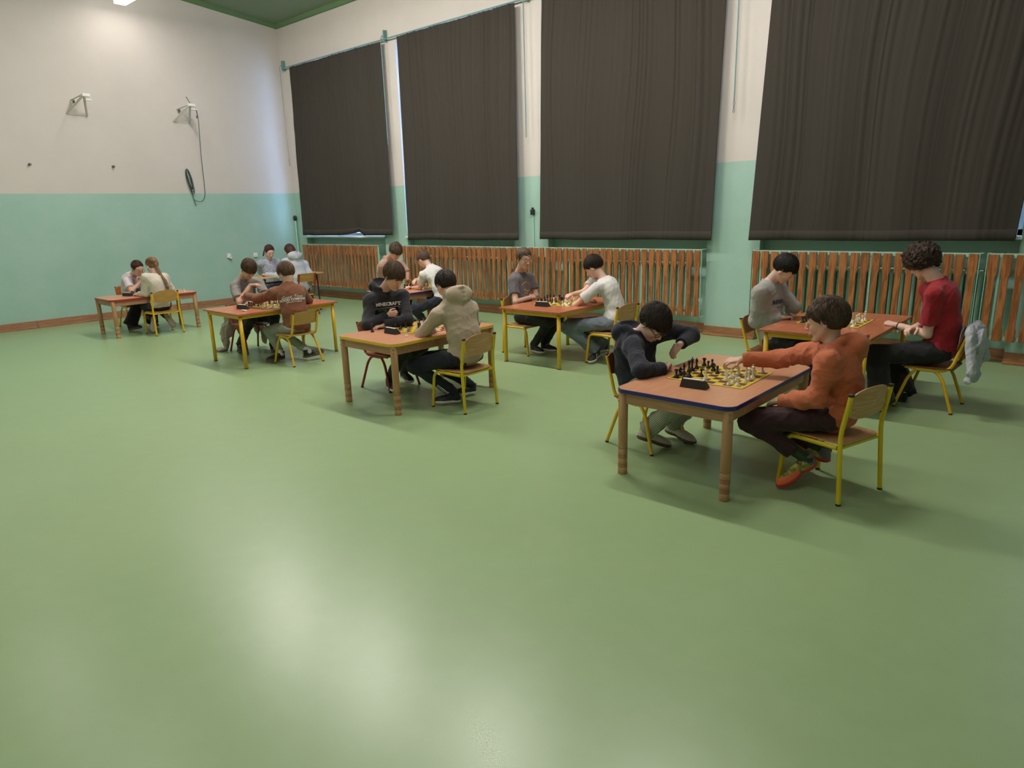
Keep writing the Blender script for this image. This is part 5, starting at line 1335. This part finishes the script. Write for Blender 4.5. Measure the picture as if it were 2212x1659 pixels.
# ---------------------------------------------------------------- the players
P_ = {}
dn = (0, 0, -1)
P_['orange'] = g = person('orange', 'boy in an orange hoodie and wine-red trousers reaching across the nearest board', 'b', 'brown', 'mop', 'hoodie', 'orange', 'wine', hs=1.09, res=.0055, hres=.0032, seed=4,
    palms=[dn, (-.3, .2, -1)], curls=[(.3, .4, .3), (.25, .45, .35)], thumbs=(.4, .9), idxs=(None, (.35, .35, .25)), sock='sock', hemcut=(.10, .10), bulk=1.04, bulge=.05,
    shoes=dict(up=mat('shoe_yellow', srgb(206, 196, 80), .55, noise=1., nscale=22, col2=srgb(34, 28, 26)), sole=M_soler, c3=mat('shoe_grey', srgb(112, 104, 116), .6), c4=mat('shoe_orange', srgb(216, 104, 46), .5), lace=M_black), hem=.10, foot=1.17, hoodsize=1.1, wrinkle=.008)
P_['navy'] = person('navy', 'boy in a navy hoodie and black-framed glasses leaning on the nearest table', 'c', 'dark', 'side', 'hoodie', 'navy', 'stripe', hs=1.07, res=.0055, hres=.0032, seed=9,
    palms=[(.3, .2, -1), (.35, .9, -.1)], curls=[(.5, .6, .5), (.22, .30, .2)], thumbs=(.6, .3), glasses='black', shoes=dict(up=M_shoew, sole=M_soleb), flare=.02, bulge=.07, bulk=1.08, hoodsize=1.15, foot=1.1)
P_['redtee'] = person('redtee', 'tall curly-haired boy in a dark red T-shirt and wide black trousers', 'c', 'curly', 'curly', 'tee', 'red', 'blackp', hs=1.06, s=1.12, res=.006, hres=.0038, seed=3,
    palms=[(0, .3, -1), (.1, -.4, -1)], curls=[(.7, .7, .5), (.25, .45, .3)], flare=.045, sleeve=.72, bulge=.05, hem=.09, shoes=dict(up=M_shoeb, sole=M_shoeb))
P_['greysw'] = person('greysw', 'black-haired boy in a light grey sweatshirt with navy lettering', 'c', 'black', 'mop', 'sweat', 'grey', 'blackp', hs=1.02, s=1.03, res=.006, hres=.004, seed=12,
    palms=[(.1, .1, -1), (.1, -.1, -1)], curls=[(.45, .6, .4), (.45, .6, .4)], bulge=.05)
P_['white6'] = person('white6', 'boy in a white T-shirt and loose grey jeans making a move at the middle table', 'a', 'dark', 'fringe', 'tee', 'white', 'jeans', hs=1.04, res=.0065, hres=.004, seed=6,
    palms=[(.2, .2, -1), (-.2, .2, -1)], curls=[(.4, .5, .4), (.3, .5, .4)], thumbs=(.5, .9), flare=.025, bulge=.07, hem=.08, shoes=dict(up=M_shoeb, sole=M_sole, stripe=True))
P_['grey6'] = person('grey6', 'boy with cropped hair and round glasses in a dark grey printed T-shirt', 'b', 'buzz', 'crop', 'tee', 'greytee', 'darkp', hs=1.02, res=.0065, hres=.004, seed=8,
    palms=[(-.5, .5, -.5), (-.5, -.5, -.5)], curls=[(.4, .5, .4), (.4, .5, .4)], glasses='metal', sleeve=.66, bulge=.02, shoes=dict(up=M_shoeb, sole=M_sole, lace=M_lace))
P_['mine'] = person('mine', 'boy in a black hoodie with white block lettering, one hand on his chest', 'b', 'brown', 'fringe', 'hoodie', 'black', 'darkp', hs=1.07, res=.006, hres=.0038, seed=15,
    palms=[(-.8, .5, -.1), dn], curls=[(.6, .7, .5), (.3, .4, .3)], bulge=.03, shoes=dict(up=M_shoeb, sole=M_sole))
P_['beige'] = person('beige', 'short-haired boy in a beige hoodie and black striped track trousers seen from behind', 'b', 'dark', 'crop', 'hoodie', 'beige', 'ink', hs=1.04, res=.006, hres=.004, seed=17,
    palms=[(.2, .3, -1), dn], bulk=1.08, bulge=.06, hem=.13, shoes=dict(up=M_shoeb, sole=M_sole), hoodsize=1.08)
P_['brown'] = person('brown', 'boy in a brown sweatshirt with white lettering on the back, reaching out', 'a', 'fair', 'fringe', 'sweat', 'brown', 'sage', hs=1.05, res=.0065, hres=.0045, seed=19,
    palms=[dn, dn], curls=[(.3, .5, .4), (.3, .4, .3)], thumbs=(.9, .5), bulge=.05, bulk=1.03, sock='sockw', hemcut=(.05, .05), shoes=dict(up=M_shoeb, sole=M_soleb, stripe=True))
P_['grey3'] = person('grey3', 'boy in a stone grey T-shirt resting his chin on his hand', 'b', 'brown', 'mop', 'tee', 'stone', 'blackp', hs=1.04, res=.0065, hres=.0045, seed=23,
    palms=[(-.2, -.1, -1), dn], curls=[(.2, .35, .3), (.4, .5, .4)], bulge=.05, sleeve=.8, shoes=dict(up=M_shoeb, sole=M_soleb, stripe=True))
P_['denim'] = person('denim', 'girl in a studded denim jacket with tied-back brown hair', 'c', 'auburn', 'pony', 'jacket', 'denim', 'bluejean', hs=1.03, res=.009, hres=.0055, seed=29, bulge=.02)
P_['hoodieg'] = person('hoodieg', 'girl with long dark auburn hair in a pale grey hoodie seen from behind', 'c', 'auburn', 'long', 'hoodie', 'ashgrey', 'blackp', hs=1.03, res=.009, hres=.006, seed=31, bulge=.05, hoodsize=1.1)
P_['glasses'] = person('glasses', 'girl with glasses in a pale T-shirt holding her fist to her mouth', 'b', 'auburn', 'tied', 'tee', 'pinkwhite', 'blackp', hs=1.05, s=1.05, res=.009, hres=.0055, seed=37, bulk=1.12,
    palms=[(-1, .2, 0), dn], curls=[(.8, .8, .5), (.3, .4, .3)], glasses='metal', flare=.06, bulge=.06, sleeve=.75, shoes=dict(up=M_shoeb, sole=M_soleb))
P_['braid'] = person('braid', 'girl in a cream pullover with a long blond braid down her back', 'c', 'blond', 'braid', 'sweat', 'cream', 'ink', hs=1.05, res=.009, hres=.0055, seed=41, bulge=.05, bulk=1.02, hem=.05,
    shoes=dict(up=M_shoeb, sole=mat('sole_taupe', srgb(152, 136, 124), .7), nn=(-1, 0, .1)))
P_['pink4'] = person('pink4', 'boy in a dusty pink polo shirt with streaked dark hair sticking up', 'b', 'streak', 'spiky', 'tee', 'dusty', 'blackp', hs=1.04, s=1.08, res=.009, hres=.005, seed=43, polo=True, sleeve=.95, bulge=.04,
    curls=[(.3, .4, .3), (.5, .6, .4)])
P_['white4'] = person('white4', 'boy with short fair-brown hair in a white polo shirt at the half hidden table', 'a', 'buzz', 'crop', 'tee', 'white', 'ink', hs=1.04, res=.008, hres=.005, seed=47, polo=True, bulge=.07, hem=.05,
    curls=[(.3, .4, .3), (.4, .6, .4)], thumbs=(.5, .9), shoes=dict(up=M_shoeb, sole=M_sole))
# ---------------------------------------------------------------- prints, drapes and small things on the players
M_pw = mat('print_white', srgb(226, 222, 220), .7); M_pn = mat('print_navy', srgb(34, 36, 66), .7); M_py = mat('print_yellow', srgb(196, 158, 78), .7)
M_pg = mat('print_green', srgb(48, 120, 52), .7); M_pk = mat('print_black', srgb(22, 22, 26), .7)
def strip(pts, w):
    V = []; F = []
    for i, p in enumerate(pts):
        a = pts[max(i-1, 0)]; b = pts[min(i+1, len(pts)-1)]; d = (b[0]-a[0], b[1]-a[1]); l = sqrt(d[0]**2+d[1]**2) or 1
        n = (-d[1]/l*w/2, d[0]/l*w/2); V += [(p[0]+n[0], p[1]+n[1]), (p[0]-n[0], p[1]-n[1])]
        if i: k = 2*i; F.append((k-2, k-1, k+1, k))
    return V, F
def merge(*sh):
    V = []; F = []
    for v, f in sh: b = len(V); V += v; F += [tuple(b+i for i in q) for q in f]
    return V, F
g = P_['mine']; c = g.Sp(.745)+g.T[0]*.12; rt, u = g.T[1], g.T[2]
if rt[1] < 0: rt = -rt
project_print('print_lettering', g.root, g.base, g.top, c+rt*.005, rt, u, .046, M_pw, text='MINECRAFT', shape='bold', off=.005, spread=.12)
project_print('print_lettering_outline', g.root, g.base, g.top, c-u*.034, rt, u, 1, M_pw, shape=strip([(-.13, -.008), (-.12, .003), (-.105, -.006), (-.05, -.003), (.02, -.002), (.08, .0), (.10, .008), (.115, -.002)], .003))
project_print('print_panel', g.root, g.base, g.top, c-u*.062-rt*.05, rt, u, 1, M_pg, shape=([(-.045, -.014), (.045, -.014), (.045, .012), (-.045, .012)], [(0, 1, 2, 3)]))
g = P_['brown']; rt = g.T[1] if g.T[1][1] > 0 else -g.T[1]; u = g.T[2]; c = g.Sp(.60)-g.T[0]*.12-rt*.012
project_print('print_lettering', g.root, g.base, g.top, c+u*.032-rt*.004, rt, u-rt*.10, .046, M_pw, text='Good  Times', shape='italic', off=.005, spread=.1)
project_print('print_lettering', g.root, g.base, g.top, c, rt, u, .038, M_pw, text='GOOD COMPANY', shape='bold', off=.005, spread=.1)
project_print('print_lettering', g.root, g.base, g.top, c-u*.028+rt*.01, rt, u, .014, M_pw, text='GOODS FOR THE WEEKEND', shape='bold', off=.005)
g = P_['greysw']; rt = g.T[1] if g.T[1][1] > 0 else -g.T[1]; u = g.T[2]; c = g.Sp(.62)+g.T[0]*.12
project_print('print_lettering', g.root, g.base, g.top, c-rt*.02, rt, u, .050, M_pn, text='REXSKI', shape='bold', off=.005)
project_print('print_lettering', g.root, g.base, g.top, c-u*.045-rt*.01, rt, u, .026, M_pn, text='New York', shape='italic', off=.005)
g = P_['orange']; rt = -(g.T[1] if g.T[1][1] > 0 else -g.T[1]); u = g.T[2]; c = g.Sp(.56)+g.T[0]*.12
el = [(.055*cos(a), .085*sin(a)) for a in [2*pi*i/20 for i in range(20)]]
project_print('print_patch', g.root, g.base, g.top, c-rt*.05, rt, u, 1, M_pw, shape=(el, [tuple(range(20))]), off=.004)
project_print('print_numeral', g.root, g.base, g.top, c-rt*.05, rt, u, .12, M_pn, text='7', shape='bold', off=.006)
g = P_['grey6']; rt = g.T[1] if g.T[1][1] > 0 else -g.T[1]; u = g.T[2]; c = g.Sp(.55)+g.T[0]*.11
arc = [(-.075+.0*i+.15*i/12, .075+.035*sin(pi*i/12)) for i in range(13)]
project_print('print_outline', g.root, g.base, g.top, c, rt, u, 1, M_py, shape=merge(strip(arc, .007), strip([(.075, .075), (.082, .03), (.08, -.02)], .006),
    strip([(-.05, .02), (-.02, .028), (-.005, .005), (.08, .012)], .006), strip([(-.045, .008), (-.045, -.015), (-.015, -.035), (.005, -.03), (.0, -.012), (-.015, .010), (-.03, .014), (-.045, .008)], .006),
    strip([(.0, -.003), (.08, .0)], .007), strip([(.06, -.05), (.03, -.075), (.02, -.10)], .006), strip([(.075, -.055), (.045, -.08), (.035, -.105)], .005)))
g = P_['glasses']; rt = g.T[1] if g.T[1][1] > 0 else -g.T[1]; u = g.T[2]; c = g.Sp(.42)+g.T[0]*.12
project_print('print_patch', g.root, g.base, g.top, c, rt, u, 1, M_pk, shape=merge(strip([(-.05, .05), (-.01, .02), (.05, .045)], .03), strip([(-.05, .0), (.05, -.01)], .028), strip([(-.03, -.05), (.04, -.045)], .02)))
# white side stripes of the track trousers
g = P_['beige']; D = g.D; X = lambda p: (p[0], p[2]); c = (0., D['hn'][1]-.05, 0.)
for dz in (-.008, .010):
    H0, K, A = D['hn'], D['kn'], D['an']
    pl = [(H0[0]*(1-t)+K[0]*t, H0[2]*(1-t)+K[2]*t+dz) for t in np.linspace(.25, .93, 8)]
    dd = nrm(np.array([A[0]-K[0], A[2]-K[2]])); nn2 = np.array([dd[1], -dd[0]])
    pl2 = [(K[0]*(1-t)+A[0]*t+nn2[0]*dz*-1, K[2]*(1-t)+A[2]*t-nn2[1]*dz) for t in np.linspace(.10, .95, 10)]
    project_print('side_stripe', g.root, g.base, g.legs, c, (1, 0, 0), (0, 0, 1), 1, M_pw, shape=strip(pl+pl2, .008), off=.003)
# bracelet on the red T-shirt boy
g = P_['redtee']; D = g.D; d = nrm(D['en']-D['wn']); a = nrm(np.cross(d, [0, 0, 1])); b = np.cross(a, d)
MB().tube([tuple(D['wn']+d*.03+(a*cos(t)+b*sin(t))*.032-g.base) for t in [2*pi*i/18 for i in range(18)]], .0035, 6, closed=True).obj('bracelet', M_grey, g.root)
# blue lining at the navy boy's neck
g = P_['navy']; nb = g.Sp(.94)+g.T[2]*.045
rg = torus_pts(nb-g.T[0]*.01, g.T[0], g.T[1], .066, 18)
MB().tube([tuple(p-g.base) for p in rg], .013, 8, closed=True).obj('inner_collar', mat('collar_blue', srgb(38, 58, 150), .8), g.root)
# grey hoodie over the chair back
def drape(name, label, cat, prims, m, lo, hi, res=.008, seed=3, amp=.012):
    s = SDF(lo, hi, res)
    for p in prims:
        if len(p) == 4: s.cone(p[0], p[1], p[2], p[3], .03)
        else: s.ell(p[0], p[1], None, .03)
    s.noise(amp, 26, seed, (1, 1, .25)); s.noise(amp*.3, 80, seed+2)
    c = (np.array(lo)+np.array(hi))/2; c[2] = 0
    V, F = s.mesh(); r = empty(name, tuple(c), label=label, cat=cat); link('cloth', fast_mesh(name, V-c, F, m), r); return r, c
drape('hoodie', 'light grey hoodie hanging over the yellow chair back at the right edge', 'hoodie',
      [((13.02, -2.33, .690), (13.02, -1.94, .695), .032, .032), ((13.055, -2.15, .56), (.030, .21, .17)), ((13.075, -2.16, .43), (.034, .21, .17)), ((12.955, -2.10, .58), (.020, .17, .12)),
       ((13.03, -2.36, .67), (13.08, -2.42, .38), .040, .042), ((13.04, -1.95, .66), (13.11, -1.95, .42), .045, .042), ((13.06, -2.42, .31), (13.09, -2.08, .30), .030, .030), ((13.10, -2.25, .60), (.035, .12, .10))],
      CL['ashgrey'], (12.84, -2.56, .20), (13.23, -1.80, .80), res=.006, amp=.016)
drape('jacket', 'beige jacket hanging off the red chair down to the floor', 'jacket',
      [((5.0, -4.14, .47), (.045, .20, .07)), ((5.0, -4.30, .36), (.032, .075, .18)), ((4.985, -4.38, .20), (.04, .06, .19)), ((4.95, -4.44, .03), (.10, .07, .026)),
       ((5.06, -3.95, .36), (.05, .06, .18)), ((5.15, -3.91, .20), (.075, .035, .17)), ((5.02, -4.13, .30), (.03, .10, .16))],
      CL['sand'], (4.80, -4.60, .0), (5.35, -3.80, .62), res=.007, amp=.02)
# braid of the girl in the cream pullover
g = P_['braid']; f0 = g.T[0]; H = g.H
path = [g.skull-H[0]*.095*g.S+H[2]*.03, g.skull-H[0]*.112*g.S-H[2]*.01, g.skull-H[0]*.105*g.S-H[2]*.05, g.Sp(.95)-f0*.115+g.T[2]*.01, g.Sp(.82)-f0*.155, g.Sp(.68)-f0*.165, g.Sp(.50)-f0*.165]
path = [np.array(p) for p in path]
s_ = SDF(*bounds(path, .06), .0045)
cum = [0]
for a_, b_ in zip(path, path[1:]): cum.append(cum[-1]+np.linalg.norm(b_-a_))
def along(d):
    for i in range(len(path)-1):
        if d <= cum[i+1]: t = (d-cum[i])/(cum[i+1]-cum[i]); return path[i]*(1-t)+path[i+1]*t
    return path[-1]
Lb = cum[-1]; k = 0; d = 0
while d < Lb-.09:
    for q, ofs in ((-1, 0), (1, .009)): s_.ell(along(d+ofs)+g.T[1]*q*.010, (.014, .015, .016), None, .003)
    d += .020
s_.cone(along(Lb-.09), along(Lb-.05), .012, .022, .006); s_.cone(along(Lb-.05), along(Lb)-np.array([0, 0, .02]), .022, .006, .006)
V, F = s_.mesh(); link('braid', fast_mesh('braid', V-g.base, F, HAIR['blond']), g.root)
